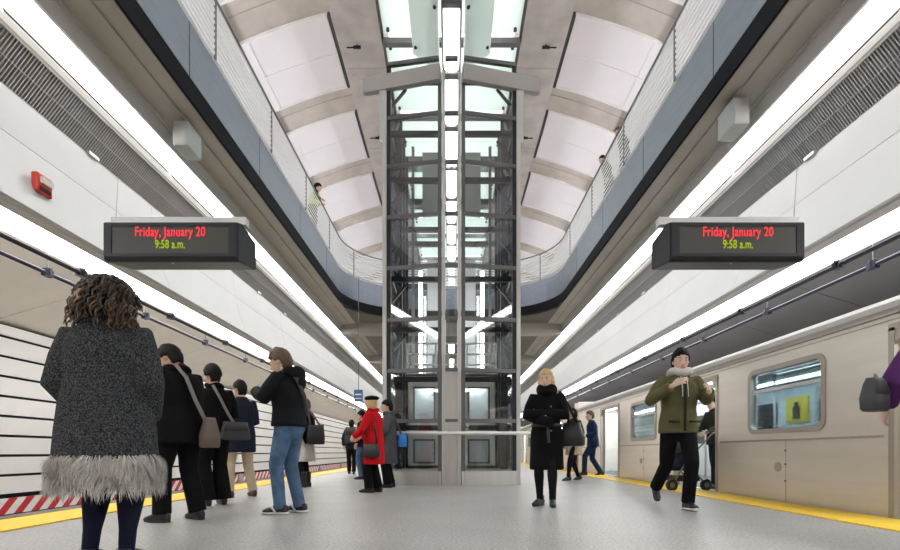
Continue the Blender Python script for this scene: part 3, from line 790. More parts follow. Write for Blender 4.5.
# ------------------------------------------------------------------ people
BAKE = []
SK = mat('skin', (.62,.40,.30), .5); SK2 = mat('skin_pale', (.70,.48,.38), .5)
M['eyew'] = mat('eye_white', (.75,.73,.70), .3); M['pupil'] = mat('pupil', (.02,.015,.01), .2); M['lip'] = mat('lips', (.50,.20,.18), .5)
def cloth(name, col, rough=.85, scale=60, st=.25, var=.12): return mat(name, col, rough, spec=.10, bump=(scale,st,.01), vary=(9,var))
C = {
 'black': cloth('black_wool', (.007,.007,.0085)), 'navy': cloth('navy_wool', (.016,.02,.034)), 'tights': cloth('navy_tights', (.010,.012,.030), .7),
 'tightsb': cloth('black_tights', (.010,.010,.012), .7), 'beige': cloth('beige_chino', (.52,.43,.31)), 'jeans': cloth('blue_denim', (.09,.155,.26), .85, 120, .3, .35),
 'jacket': cloth('black_jacket', (.009,.010,.012), .7), 'red': cloth('red_wool', (.60,.012,.018)), 'grey': cloth('grey_quilt', (.085,.09,.10)),
 'olive': cloth('olive_cotton', (.12,.115,.055)), 'suit': cloth('navy_suit', (.018,.035,.085)), 'purple': cloth('purple_coat', (.085,.025,.115), .7, 25, .4),
 'skirt': cloth('pale_skirt', (.55,.52,.49)), 'tan': cloth('tan_skirt', (.50,.40,.27)), 'darkolive': cloth('dark_olive_jacket', (.035,.034,.026)),
 'hoodie': cloth('grey_hoodie', (.55,.54,.53)), 'yellow': cloth('yellow_vest', (.62,.70,.03)), 'shoe': mat('black_leather', (.012,.012,.013), .35),
 'brown': mat('brown_leather', (.06,.028,.014), .4), 'sole': mat('white_sole', (.75,.74,.72), .5), 'greenboot': mat('dark_green_boot', (.012,.028,.02), .4),
 'hairb': mat('hair_black', (.007,.006,.006), .6, spec=.2, bump=(70,.5,.02)), 'hairbr': mat('hair_brown', (.10,.055,.03), .5, bump=(70,.5,.02), vary=(18,.35)),
 'hairbl': mat('hair_blonde', (.66,.45,.22), .5, bump=(70,.5,.02), vary=(18,.3)), 'haircurl': mat('hair_dark_curls', (.035,.02,.012), .42, vary=(6,.6)),
 'haircurl2': mat('hair_bronze_curls', (.22,.115,.05), .42, vary=(6,.4)),
 'tote': mat('brown_bag', (.13,.095,.08), .6, bump=(60,.3,.01)), 'strap': mat('grey_strap', (.23,.20,.18), .7), 'bagblk': mat('black_bag', (.013,.013,.014), .42, bump=(50,.3,.01)),
 'bagblue': mat('blue_bag', (.02,.20,.62), .5), 'baggrey': mat('charcoal_bag', (.045,.045,.05), .5), 'scarfred': cloth('dark_red_collar', (.12,.01,.02)),
 'paper': mat('newspaper', (.62,.60,.56), .8), 'metal': M['steel'],
}
def boucle():
    m = mat('grey_boucle', (.05,.052,.056), .95); nt = m.node_tree; b = nt.nodes['Principled BSDF']; b.inputs['Specular IOR Level'].default_value = .1
    tc = nt.nodes.new('ShaderNodeTexCoord'); v = nt.nodes.new('ShaderNodeTexVoronoi'); v.inputs['Scale'].default_value = 95
    n = nt.nodes.new('ShaderNodeTexNoise'); n.inputs['Scale'].default_value = 120; n.inputs['Detail'].default_value = 3
    nt.links.new(tc.outputs['Object'], v.inputs['Vector']); nt.links.new(tc.outputs['Object'], n.inputs['Vector'])
    r = nt.nodes.new('ShaderNodeValToRGB'); r.color_ramp.elements[0].position = .40; r.color_ramp.elements[0].color = (.022,.024,.027,1)
    r.color_ramp.elements[1].position = .68; r.color_ramp.elements[1].color = (.125,.13,.14,1); nt.links.new(n.outputs['Fac'], r.inputs[0]); nt.links.new(r.outputs[0], b.inputs['Base Color'])
    bp = nt.nodes.new('ShaderNodeBump'); bp.inputs['Strength'].default_value = .9; bp.inputs['Distance'].default_value = .012; bp.invert = True
    nt.links.new(v.outputs['Distance'], bp.inputs['Height']); nt.links.new(bp.outputs['Normal'], b.inputs['Normal']); return m
C['boucle'] = boucle()
C['fur'] = mat('grey_white_fur', (.42,.40,.37), .9, spec=.1, vary=(12,.45)); C['furl'] = mat('pale_fur', (.62,.60,.56), .9, spec=.1)

class Fig:
    def __init__(F, label, x, y, yaw, h=1.70, z=0.0, lean=(0,0), shz=1.385, head=(0,0), feet=None, arms=None, skin=None, girth=1.0, vox=.0075, hip=0.0, curl=.5):
        F.k = h/1.72; F.root = thing('person', label, 'person', (x,y,z), math.radians(yaw)); F.x, F.y, F.z, F.yaw = x, y, z, math.radians(yaw)
        F.lean = lean; F.g = girth; F.vox = vox; F.skin = skin or SK; F.hip = hip
        F.feet = feet or [(-.10,.0,0,-8,0),(.10,.03,0,8,0)]
        F.arms = arms or [((-.25,-.03,1.12),(-.25,.06,.88)),((.25,-.03,1.12),(.25,.06,.88))]
        F.sh = [Vector((-.165*girth+lean[0], lean[1], shz)), Vector((.165*girth+lean[0], lean[1], shz))]
        F.arms = [(Vector(a), Vector(b)) for a, b in F.arms]
        F.hips = [Vector((-.09,0,.92-hip)), Vector((.09,0,.92-hip))]
        F.ank = []; F.knee = []
        for i, (fx,fy,fz,fa,fp) in enumerate(F.feet):
            a = Vector((fx,fy,.085+fz)); H = F.hips[i]; d = a-H; L = d.length; l1 = l2 = .425
            q = max(l1*l1-(L/2)**2, .0004); n = Vector((0,1,0)); n = (n - d.normalized()*n.dot(d.normalized())).normalized()
            F.ank.append(a); F.knee.append(H + d*.5 + n*math.sqrt(q))
        piv = Vector((lean[0]*1.1, lean[1]*1.12+.005, 1.49))
        F.HM = Matrix.Translation(piv) @ Matrix.Rotation(math.radians(head[1]),4,'Z') @ Matrix.Rotation(-math.radians(head[0]),4,'X') @ Matrix.Translation((0,.018,.108))
        F.body(curl)
    def off(F, z):
        u = max(0, min(1, (z-.92)/.48)); return F.lean[0]*u, F.lean[1]*u - (0)
    def out(F, mb, name, m, vox=None, smooth=4, parent=None):
        mb.v = [(x*F.k,y*F.k,z*F.k) for x,y,z in mb.v]
        o = mb.build(name, m, parent or F.root, True)
        if vox:
            r = o.modifiers.new('r','REMESH'); r.mode = 'VOXEL'; r.voxel_size = vox; r.use_smooth_shade = True
            if smooth: q = o.modifiers.new('s','SMOOTH'); q.factor = .5; q.iterations = smooth
            BAKE.append(o)
        return o
    def w(F, p):
        """own coordinates -> the station's"""
        p = Vector(p)*F.k; c, s = math.cos(F.yaw), math.sin(F.yaw); return Vector((F.x+p.x*c-p.y*s, F.y+p.x*s+p.y*c, F.z+p.z))
    def rings(F, mb, rs, n=28, power=2.25):
        return mb.rings([((F.off(z)[0]), F.off(z)[1]+dy, z, rx, ry) for z, rx, ry, dy in rs], n, power)
    def hand(F, mb, wrist, d, palm, side, curl):
        d = d.normalized(); palm = (palm - d*palm.dot(d)).normalized(); w = d.cross(palm)*side
        mb.tube([wrist-d*.03, wrist, wrist+d*.04, wrist+d*.085, wrist+d*.095], [(.026,.021),(.027,.02),(.038,.016),(.040,.014),(.034,.010)], 12, ref=w)
        for j, (o, ln) in enumerate(((.030,.92),(.010,1.06),(-.011,1.0),(-.031,.78))):
            p = wrist + d*(.078 if j not in (0,3) else .072) + w*o; dd = (d + w*o*1.6).normalized(); pts = [p - d*.02]; 
            for seg, sl in enumerate((.044,.028,.024)):
                pts.append(p.copy()); ang = curl*(1.0 if seg else .7); ax = dd.cross(palm).normalized(); dd = Quaternion(ax, ang) @ dd; p = p + dd*sl*ln
            pts.append(p); mb.tube(pts, [.009,.009,.0085,.008,.0065], 8)
        p = wrist + d*.02 + w*.028; dd = (d*.7+w*.65+palm*.3).normalized(); pts = [wrist+d*.01+w*.01, p]; p = p+dd*.035; pts.append(p); dd = (dd+palm*curl*.6+d*.3).normalized(); p = p+dd*.032; pts.append(p)
        mb.tube(pts, [.012,.013,.010,.0075], 8)
    def body(F, curl):
        mb = MB(); g = F.g
        F.rings(mb, [(.835,.09*g,.06*g,0),(.86,.14*g,.095*g,0),(.92,.155*g,.102*g,0),(1.02,.15*g,.10*g,0),(1.10,.142*g,.098*g,0),(1.2,.155*g,.108*g,0),(1.3,.165*g,.108*g,0),(1.38,.13*g,.085,0),(1.43,.085,.068,0),(1.46,.06,.06,0)])
        n0 = Vector((F.off(1.44)[0],F.off(1.44)[1],1.43)); hd = F.HM @ Vector((0,-.02,-.05))
        mb.tube([n0, n0.lerp(hd,.5), hd], [.062,.054,.056], 14)
        for i in (0,1):
            mb.tube([F.hips[i]+Vector((0,0,.03)), F.hips[i].lerp(F.knee[i],.35), F.hips[i].lerp(F.knee[i],.8), F.knee[i], F.knee[i].lerp(F.ank[i],.3), F.knee[i].lerp(F.ank[i],.75), F.ank[i]], [.076*g,.074*g,.056,.052,.052,.038,.036], 14)
            fa = math.radians(-F.feet[i][3]); fp = math.radians(F.feet[i][4]); f = Vector((-math.sin(fa)*-1*-1, math.cos(fa), 0)); f = Vector((math.sin(-fa), math.cos(fa), 0)); f = (f*math.cos(fp)+Vector((0,0,-math.sin(fp)))).normalized()
            up = Vector((0,0,1)); up = (up - f*up.dot(f)).normalized()
            a = F.ank[i]; F.feet[i] = (*F.feet[i][:5],)
            mb.tube([a+up*-.03-f*.05, a+up*-.03, a+f*.06-up*.045, a+f*.13-up*.058, a+f*.17-up*.062], [(.03,.035),(.035,.045),(.038,.032),(.040,.022),(.028,.014)], 12, ref=f.cross(up))
            s_, (e, wr) = F.sh[i], F.arms[i]
            mb.tube([s_+Vector((-.06 if i else .06,0,-.0)), s_, s_.lerp(e,.45), e, e.lerp(wr,.3), wr], [.05,.054,.046,.038,.040,.026], 14)
            d = (wr-e).normalized()
            palm = Vector((1 if i == 0 else -1, .0, 0)); palm = palm - d*palm.dot(d)
            if palm.length < .3: palm = Vector((0,-1,0)) if d.z > .3 else Vector((0,0,-1))
            F.hand(mb, wr, d, palm.normalized(), 1 if i else -1, curl)
        hr = [(-.122,.058,.016,.016),(-.112,.052,.034,.036),(-.09,.036,.050,.058),(-.06,.020,.061,.077),(-.02,.008,.068,.091),(.02,.002,.072,.098),(.055,-.004,.072,.097),(.085,-.008,.061,.084),(.105,-.010,.042,.058),(.117,-.01,.018,.024)]
        hb = MB().rings([(0,cy,z,rx,ry) for z,cy,rx,ry in hr], 24, 2.1)
        hb.tube([(0,.092,.028),(0,.104,.0),(0,.118,-.028),(0,.098,-.036)], [.008,.011,.016,.010], 8)
        for sx in (-1,1):
            hb.ball((sx*.074,-.008,-.004),(.012,.022,.034),10,8); hb.tube([(sx*.015,.096,.033),(sx*.05,.082,.03)],[.008,.007],6)
        hb.ball((0,.075,-.098),(.022,.02,.018),10,8)
        hb.v = [tuple(F.HM @ Vector(v)) for v in hb.v]; mb.add(hb.v, hb.f)
        F.out(mb, 'body', F.skin, F.vox, 3)
    def face(F, brow='hairb'):
        for sx in (-1,1):
            m1 = MB().ball((0,0,0),(.0145,.012,.011),12,8); m1.v = [tuple(F.HM @ (Vector(v)+Vector((sx*.031,.083,.012)))) for v in m1.v]; e = F.out(m1, 'eye', M['eyew'])
            m2 = MB().ball((0,0,0),(.0065,.004,.0068),10,8); m2.v = [tuple(F.HM @ (Vector(v)+Vector((sx*.031,.0945,.012)))) for v in m2.v]; F.out(m2, 'iris', M['pupil'], parent=e)
            m3 = MB().tube([(sx*.014,.098,.036),(sx*.032,.094,.041),(sx*.05,.083,.034)],[.003,.0045,.002],6); m3.v = [tuple(F.HM @ Vector(v)) for v in m3.v]; F.out(m3, 'eyebrow', C[brow])
        m4 = MB().ball((0,.098,-.062),(.024,.010,.008),12,8); m4.v = [tuple(F.HM @ Vector(v)) for v in m4.v]; F.out(m4, 'mouth', M['lip'])
    def hair(F, m='hairb', style='short', vol=1.0, name='hair'):
        mb = MB().ball((0,0,0),1,40,28); vs = []
        for v in mb.v:
            d = Vector(v); r = 1.0
            zc = {'short':-.80,'bob':-1.3,'cap':-.15}[style]
            face = d.y > .30 and d.z < .52 - .25*abs(d.x) + (.12 if style == 'cap' else 0)
            if style == 'bob': face = d.y > .42 and d.z < .50
            low = d.z < zc + (.75*max(d.y+.25,0) if style == 'short' else .25*max(d.y,0)) or (style == 'short' and abs(d.x) > .70 and d.z < -.05 and d.y > -.35)
            n = noise.noise(d*4.0)*.06 + noise.noise(d*11)*.06 if style != 'cap' else 0
            r = .80 if (face or low) else (1.10+n)*vol
            p = Vector((d.x*.079*r, d.y*.104*r-.008, d.z*.122*r+.004))
            if style == 'bob' and d.z < -.1 and not face: p = Vector((d.x*.100*vol, d.y*.11*vol-.015, d.z*.17+.004))
            vs.append(tuple(F.HM @ p))
        mb.v = vs; return F.out(mb, name, C[m])
    def trousers(F, m, r=(.098,.075,.068), top=1.02, end=.04, w=1.0):
        mb = MB(); g = F.g*w
        F.rings(mb, [(.77-F.hip,.11*g,.085*g,0),(.82-F.hip,.15*g,.115*g,0),(.88-F.hip,.186*g,.135*g,0),(.96-F.hip,.184*g,.132*g,0),(top,.168*g,.122*g,0)])
        for i in (0,1):
            H, K, A_ = F.hips[i], F.knee[i], F.ank[i]; e = A_ + (A_-K).normalized()*-.0 + Vector((0,0,end-.05))
            mb.tube([H+Vector((0,0,.02)), H.lerp(K,.3), H.lerp(K,.75), K, K.lerp(e,.35), K.lerp(e,.8), e], [r[0]*g,r[0]*g*.96,(r[0]*.4+r[1]*.6),r[1],r[1]*.5+r[2]*.5,r[2],r[2]*1.02], 16)
        return F.out(mb, 'trousers', C[m], .012, 3)
    def tights(F, m):
        mb = MB(); g = F.g
        for i in (0,1):
            H, K, A_ = F.hips[i], F.knee[i], F.ank[i]
            mb.tube([H, H.lerp(K,.35), H.lerp(K,.8), K, K.lerp(A_,.28), K.lerp(A_,.7), A_+Vector((0,0,-.01))], [.094*g,.090*g,.068*g,.062*g,.066*g,.048,.043], 16)
        return F.out(mb, 'tights', C[m], .009, 3)
    def shoes(F, m='shoe', sole=None, boot=0, heel=0, stripe=None):
        for i in (0,1):
            fa = math.radians(F.feet[i][3]); fp = math.radians(F.feet[i][4]); f = Vector((math.sin(fa), math.cos(fa), 0)); f = (f*math.cos(fp)+Vector((0,0,-math.sin(fp)))).normalized()
            up = Vector((0,0,1)); up = (up - f*up.dot(f)).normalized(); s_ = f.cross(up); a = F.ank[i]-up*.085
            mb = MB()
            mb.tube([a-f*.085+up*.05, a-f*.07+up*.05, a-f*.01+up*.055, a+f*.07+up*.045, a+f*.13+up*.034, a+f*.175+up*.028, a+f*.19+up*.026],
                    [(.018,.03),(.038,.048),(.043,.053),(.044,.043),(.045,.032),(.034,.022),(.012,.012)], 16, ref=s_)
            mb.tube([a-f*.02+up*.06, a-f*.022+up*(.10+boot)], [(.040,.048),(.044+boot*.05,.048+boot*.05)], 14, ref=s_)
            for k_ in range(1): 
                mb.tube([a-f*.08+up*.008, a+f*.0+up*.008, a+f*.10+up*.008, a+f*.18+up*.008], [(.034,.010),(.040,.010),(.044,.010),(.026,.010)], 12, ref=s_)
            sh = F.out(mb, 'shoe', C[m], .007, 3)
            if sole:
                q = MB().tube([a-f*.092+up*.014, a-f*.075+up*.014, a+f*.02+up*.014, a+f*.11+up*.014, a+f*.175+up*.014, a+f*.197+up*.014], [(.02,.015),(.043,.017),(.044,.017),(.050,.017),(.038,.016),(.012,.013)], 16, ref=s_)
                F.out(q, 'sole', C[sole], parent=sh)
            if stripe:
                for sd in (-1,1):
                    F.out(MB().bar(a+f*.03+up*.025+s_*sd*.047, a+f*.085+up*.085+s_*sd*.034, .012,.02), 'side_stripe', C[stripe], parent=sh)
    def coat(F, m, hem, w=1.0, flare=.02, sleeve=(.078,.066,.054), name='coat', top=1.475, waist=1.0, wrist=.03, mat_=None, vox=.0115, sm=4, rings=None, collar=True):
        mb = MB(); g = F.g*w
        rs = rings or [r for r in [(hem,.182*g+flare,.130*g+flare,0),(hem+.02,.184*g+flare,.134*g+flare,0),(.94,.186*g+flare*.4,.135*g+flare*.4,0),(1.08,.168*g*waist,.125*g*waist,0),(1.22,.182*g,.135*g,0),(1.32,.184*g,.130*g,-.005),(1.39,.145*g,.105*g,-.01),(1.435,.098,.085,-.005),(top,.078,.080,0)] if r[0] >= hem-.001]
        if hem > .9: rs = [r for r in rs if r[0] != .94 or hem < .93]
        F.rings(mb, rs)
        for i in (0,1):
            s_, (e, wr) = F.sh[i], F.arms[i]; d = (wr-e).normalized()
            mb.tube([s_+Vector((-.07 if i else .07,0,-.02)), s_+Vector((0,0,-.005)), s_.lerp(e,.5), e, e.lerp(wr,.5), wr-d*wrist], [sleeve[0]*.80,sleeve[0]*.94,(sleeve[0]+sleeve[1])/2,sleeve[1],(sleeve[1]+sleeve[2])/2,sleeve[2]], 16)
        return F.out(mb, name, mat_ or C[m], vox, sm)
    def ringscarf(F, m, z=1.46, r=.085, t=.04, name='collar', n=20, tall=1.0):
        mb = MB(); pts = []
        for j in range(n+1):
            a = 2*PI*j/n; pts.append((F.off(z)[0]+r*math.cos(a), F.off(z)[1]*1.03+r*math.sin(a)*1.05, z+.012*math.sin(3*a)))
        mb.tube(pts, [(t,t*tall)]*(n+1), 10, ref=(1,0,0)); return F.out(mb, name, C[m], .011, 3)
    def solid(F, pieces, name, m, vox=.010, sm=3):
        mb = MB()
        for c, r in pieces: mb.ball(c, r, 16, 12)
        return F.out(mb, name, C[m], vox, sm)

def bag(label, name, cat, c, dims, rz, m, straps=(), strapm=None, flap=True, taper=.85, strap_r=.008):
    """soft bag: body, flap, straps (lists of points in the station)"""
    t = thing(name, label, cat, (c[0],c[1],c[2]), rz); w_, d_, h_ = dims
    mb = MB().rings([(0,0,0,w_*.42,d_*.40),(0,0,.015,w_*.5,d_*.5),(0,0,h_*.4,w_*.5,d_*.55),(0,0,h_*.85,w_*.5*taper,d_*.4),(0,0,h_,w_*.5*taper,d_*.2)], 28, 5)
    mb.build('bag_body', C[m], t, True)
    if flap: MB().rings([(0,-d_*.10,h_*.50,w_*.46,d_*.50),(0,-d_*.06,h_*.9,w_*.45*taper,d_*.42),(0,0,h_*1.02,w_*.46*taper,d_*.26)], 24, 5).build('flap', C[m], t, True)
    R_ = Matrix.Rotation(-rz,3,'Z')
    for pts in straps:
        MB().tube([R_ @ (Vector(p)-Vector(c)) for p in pts], [(strap_r*2.2,strap_r*.6)]*len(pts), 8, ref=(1,0,0)).build('strap', C[strapm or m], t, True)
    return t

# 1 woman in the foreground: grey boucle coat with fur hem
F = Fig('person seen from behind in grey boucle coat with shaggy fur hem and navy tights', -2.0, 2.90, 3, 1.70, girth=1.12, shz=1.345, arms=[((-.262,-.03,1.07),(-.17,.15,.86)),((.262,-.03,1.07),(.17,.15,.86))],
        feet=[(-.11,.02,0,-6,0),(.10,.02,0,8,0)], vox=.007, head=(8,0))
F.tights('tights'); F.shoes('shoe')
F.coat('boucle', .62, mat_=C['boucle'], sleeve=(.090,.079,.062), vox=.010, rings=[(.62,.275,.210,0),(.66,.273,.207,0),(.80,.262,.197,0),(.94,.245,.185,0),(1.04,.222,.165,0),(1.12,.212,.155,0),(1.24,.222,.160,0),(1.31,.208,.150,-.005),(1.375,.160,.122,-.01),(1.43,.112,.098,-.005),(1.49,.085,.085,0)])
mb = MB(); rnd = random.Random(3)
F.rings(mb, [(.47,.255,.182,0),(.53,.266,.196,0),(.65,.264,.196,0)]); base_n = len(mb.f)
mb.mi = 0
for i in range(6500):
    a = rnd.random()*2*PI; z0 = .475+.185*rnd.random()**.8; ca, sa = math.cos(a), math.sin(a)
    rx, ry = .268, .200; p = Vector((rx*math.copysign(abs(ca)**.92,ca), ry*math.copysign(abs(sa)**.92,sa), z0)); nrm = Vector((ca/rx, sa/ry, 0)).normalized(); tn = Vector((-nrm.y,nrm.x,0))
    l = .06+.05*rnd.random(); sw = (rnd.random()-.5)*.05 + .03*math.sin(a*9+z0*30); o = .012+.035*rnd.random()
    q1 = p + nrm*o + Vector((0,0,-l*.45)) + tn*sw*.5; q2 = p + nrm*(o*1.25) + Vector((0,0,-l)) + tn*sw; wd = .0024
    mb.mi = 1 if rnd.random() < .35+.25*math.sin(a*7) else 0
    mb.add([p-tn*wd, p+tn*wd, q1+tn*wd*.9, q1-tn*wd*.9, q2], [(0,1,2,3),(3,2,4)])
F.out(mb, 'fur_hem', [C['fur'],C['furl']])
# curls
mb = MB(); rnd = random.Random(5)
mb.ball((0,-.01,-.01),(.084,.106,.122),20,14); hd = []
for i in range(520):
    a = rnd.random()*2*PI; zz = rnd.uniform(-.55,1); rr = math.sqrt(max(0,1-zz*zz)); d = Vector((rr*math.cos(a), rr*math.sin(a), zz))
    if d.y > .45 and d.z < .45: continue
    p = Vector((d.x*.080, d.y*.100-.01, d.z*.116)); dirn = Vector((d.x*(.25 if zz < .35 else .65), d.y*.45-.12, -.65+.35*d.z)).normalized()
    ln = rnd.uniform(.07,.135)*(1.45 if zz < .2 else .8); turns = rnd.uniform(1.8,3.2); ra = rnd.uniform(.007,.013); ph = rnd.random()*6; u = dirn.orthogonal().normalized(); v = dirn.cross(u); pts = []
    for j in range(13):
        q = j/12; c_ = p + Vector((d.x,d.y,d.z*.4))*.036*math.sin(q*PI*.8) + dirn*ln*q + Vector((0,0,-.06*q*q)); th = ph+turns*2*PI*q; pts.append(c_ + (u*math.cos(th)+v*math.sin(th))*ra*min(1,q*3))
    mb.mi = 1 if rnd.random() < (.30 if zz < .2 else .06) else 0
    mb.tube(pts, [.0062]*4+[.006]*6+[.005,.004,.002], 6)
mb.v = [tuple(F.HM @ Vector(v)) for v in mb.v]
F.out(mb, 'curly_hair', [C['haircurl'],C['haircurl2']])

# 2 man in black coat with brown bag
F = Fig('person in long black coat looking down, brown shoulder bag on the back', -2.60, 4.80, 66, 1.72, lean=(0,.05), head=(38,8), arms=[((-.26,.08,1.12),(-.10,.30,1.16)),((.26,.08,1.12),(.08,.30,1.16))],
        feet=[(-.15,.06,0,-12,0),(.14,-.06,0,8,0)], girth=1.10)
F.trousers('black', (.105,.085,.082)); F.shoes('shoe'); F.coat('black', .74, 1.16, .025, sleeve=(.092,.08,.062)); F.hair('hairb','short',1.12); F.face(); F.ringscarf('scarfred', 1.475,.072,.026); F.ringscarf('black',1.45,.10,.03,'coat_collar')
sp = [F.w(p) for p in [(-.08,.12,1.40),(-.10,.06,1.49),(-.105,-.06,1.485),(-.07,-.165,1.36),(.0,-.20,1.15),(.07,-.25,.96)]]
c_ = F.w((.10,-.27,.70)); bag('brown slouchy shoulder bag hanging on the back of the long black coat', 'shoulder_bag', 'bag', c_, (.17,.12,.29), math.radians(62), 'tote', [sp], 'strap', False, .6, .011)
# 3 person with knit cap
F = Fig('person in black coat and black knit cap with grey satchel, third in the waiting line', -2.94, 6.2, 48, 1.74, head=(14,10), arms=[((-.26,.05,1.12),(-.08,.27,1.10)),((.26,.03,1.12),(.10,.27,1.10))], feet=[(-.10,.0,0,-8,0),(.12,.04,0,8,0)])
F.trousers('black', (.10,.085,.105), end=.03); F.shoes('shoe'); F.coat('black', .80, 1.06, .02); F.hair('hairb','short'); F.hair('hairb','cap',1.16,'knit_cap'); F.ringscarf('black',1.46,.085,.03); F.face()
c_ = F.w((.17,-.20,.80)); bag('grey flat satchel hanging behind the black knit cap wearer', 'satchel', 'bag', c_, (.34,.09,.22), math.radians(35), 'baggrey', [[F.w((-.06,-.10,1.46)),F.w((.0,-.165,1.3)),F.w((.08,-.19,1.12)),F.w((.15,-.21,1.0))]], 'strap', True)
# 4 navy coat beige trousers
F = Fig('person in navy coat and beige trousers with brown shoes facing the track', -3.08, 7.33, 52, 1.71, head=(10,5), arms=[((-.25,.04,1.12),(-.12,.24,1.06)),((.25,.04,1.12),(.12,.24,1.06))], feet=[(-.16,.05,0,-8,0),(.17,-.03,0,12,0)])
F.trousers('beige', (.095,.075,.068)); F.shoes('brown'); F.coat('navy', .66, 1.06, .015); F.hair('hairb','short',1.05); F.face()
# 5 jeans
F = Fig('person in black hooded jacket and blue jeans holding hands up, black sneakers', -1.74, 5.38, 78, 1.78, lean=(0,.04), head=(26,0), arms=[((-.26,.14,1.18),(-.10,.33,1.27)),((.26,.14,1.18),(.06,.32,1.27))],
        feet=[(-.10,.05,0,-4,0),(.10,-.06,0,8,0)], skin=SK2, girth=1.02)
F.trousers('jeans', (.096,.073,.063), end=.02); F.shoes('shoe','sole',stripe='sole'); F.coat('jacket', .90, 1.10, .015, sleeve=(.088,.076,.062), name='jacket'); F.hair('hairbr','short',1.14); F.face('hairbr')
F.solid([((0,-.09,1.44),(.13,.07,.09)),((-.08,-.04,1.46),(.06,.08,.06)),((.08,-.04,1.46),(.06,.08,.06)),((0,-.12,1.36),(.09,.05,.09))], 'hood', 'jacket')
F.out(MB().tube([(.10,.15,1.25),(.02,.12,1.40),(-.06,.06,1.485),(-.10,-.05,1.465),(-.09,-.13,1.38),(.0,-.165,1.22),(.10,-.15,1.02)], [(.022,.006)]*7, 8, ref=(1,0,0)), 'shoulder_strap', C['baggrey'])
# 6 woman with black tote behind the jeans
F = Fig('person in dark top and pale skirt with black boots, partly hidden behind the blue jeans', -2.74, 9.40, 70, 1.66, arms=[((-.24,.0,1.12),(-.22,-.06,.93)),((.24,.02,1.12),(.15,.22,1.05))])
F.tights('tightsb'); F.shoes('shoe', boot=.2); F.coat('black', .82, 1.0, .0); F.hair('hairbr','bob')
mb = MB(); F.rings(mb, [(.50,.215,.165,0),(.52,.22,.17,0),(.75,.19,.145,0),(.98,.165,.12,0)]); F.out(mb, 'skirt', C['skirt'], .011, 2)
bag('black tote bag with two handles at the back of the pale skirt wearer', 'tote_bag', 'bag', Vector((-2.50,9.22,.80)), (.32,.13,.36), math.radians(10), 'bagblk', [[(-2.60,9.22,1.14),(-2.64,9.24,1.36),(-2.70,9.3,1.45)],[(-2.42,9.22,1.14),(-2.56,9.22,1.36),(-2.66,9.28,1.46)]], 'tote', False, .9)
# 7 red coat
F = Fig('person in bright red coat and black beret standing by the elevator', -1.27, 8.2, 76, 1.58, lean=(0,.02), head=(8,5), arms=[((-.25,.10,1.12),(-.13,.33,.98)),((.25,.10,1.12),(.13,.33,.98))], feet=[(-.10,.05,0,-4,0),(.10,-.04,0,8,0)], skin=SK2, girth=1.06)
F.trousers('black', (.10,.085,.085)); F.shoes('shoe'); F.coat('red', .50, 1.08, .025, sleeve=(.085,.075,.06)); F.hair('hairbl','bob',.95); F.face(); F.ringscarf('red',1.465,.085,.028)
mb = MB().ball((0,-.02,.085),(.125,.135,.045),24,12).ball((0,-.02,.13),(.01,.01,.018),8,6).rings([(0,-.005,.045,.082,.108),(0,-.005,.085,.088,.112)],24); mb.v = [tuple(F.HM @ Matrix.Rotation(.12,4,'X') @ Vector(v)) for v in mb.v]; F.out(mb, 'beret', C['black'], .009, 3)
c_ = F.w((-.26,-.06,.62)); bag('black handbag hanging at the side of the red coat', 'handbag', 'bag', c_, (.28,.11,.22), math.radians(72+90), 'bagblk', [[F.w((-.24,-.16,.86)),F.w((-.22,-.10,1.15)),F.w((-.15,-.02,1.46)),F.w((-.24,.02,1.15)),F.w((-.25,.06,.86))]], None, True)
# 8 grey quilted coat
F = Fig('person in long charcoal grey coat standing close to the elevator glass, behind the red coat', -1.16, 9.28, 95, 1.62, head=(10,0), arms=[((-.25,.06,1.12),(-.14,.27,1.0)),((.25,.03,1.12),(.2,.2,.95))], feet=[(-.10,.02,0,-4,0),(.10,-.04,0,8,0)])
F.trousers('black', (.10,.085,.085)); F.shoes('shoe'); F.coat('grey', .47, 1.12, .02, sleeve=(.09,.08,.065)); F.hair('hairb','short',1.05); F.face(); F.ringscarf('grey',1.46,.09,.035)
c_ = F.w((-.15,-.27,.80)); bag('bright blue bag hung at the back of the charcoal grey coat', 'sling_bag', 'bag', c_, (.16,.08,.24), math.radians(15), 'bagblue', [[F.w((-.15,-.25,1.0)),F.w((-.13,-.17,1.25)),F.w((-.1,-.06,1.48))]], 'baggrey', False)
# 9 backpack, far
F = Fig('person in dark clothes with navy backpack walking away near the striped board', -3.0, 15.0, 5, 1.62, feet=[(-.09,.16,0,0,0),(.09,-.16,.0,0,0)], vox=.010)
F.trousers('black'); F.shoes('shoe'); F.coat('navy', .80, 1.05, .01); F.hair('hairb','short',1.06)
c_ = F.w((0,-.235,.98)); t = bag('navy backpack worn by the person walking away near the striped board', 'backpack', 'backpack', c_, (.34,.17,.46), math.radians(5), 'baggrey', [[F.w((sx*.12,-.14,1.36)),F.w((sx*.12,-.02,1.47)),F.w((sx*.12,.10,1.40)),F.w((sx*.14,.15,1.2))] for sx in (-1,1)], None, True, .9)
# 10 between
F = Fig('person with dark hair and blue jeans, mostly hidden behind the red coat', -2.14, 12.1, 75, 1.66, head=(12,0), vox=.010)
F.trousers('jeans'); F.shoes('shoe'); F.coat('navy', .80, 1.05, .01); F.hair('hairb','short',1.06); F.face()
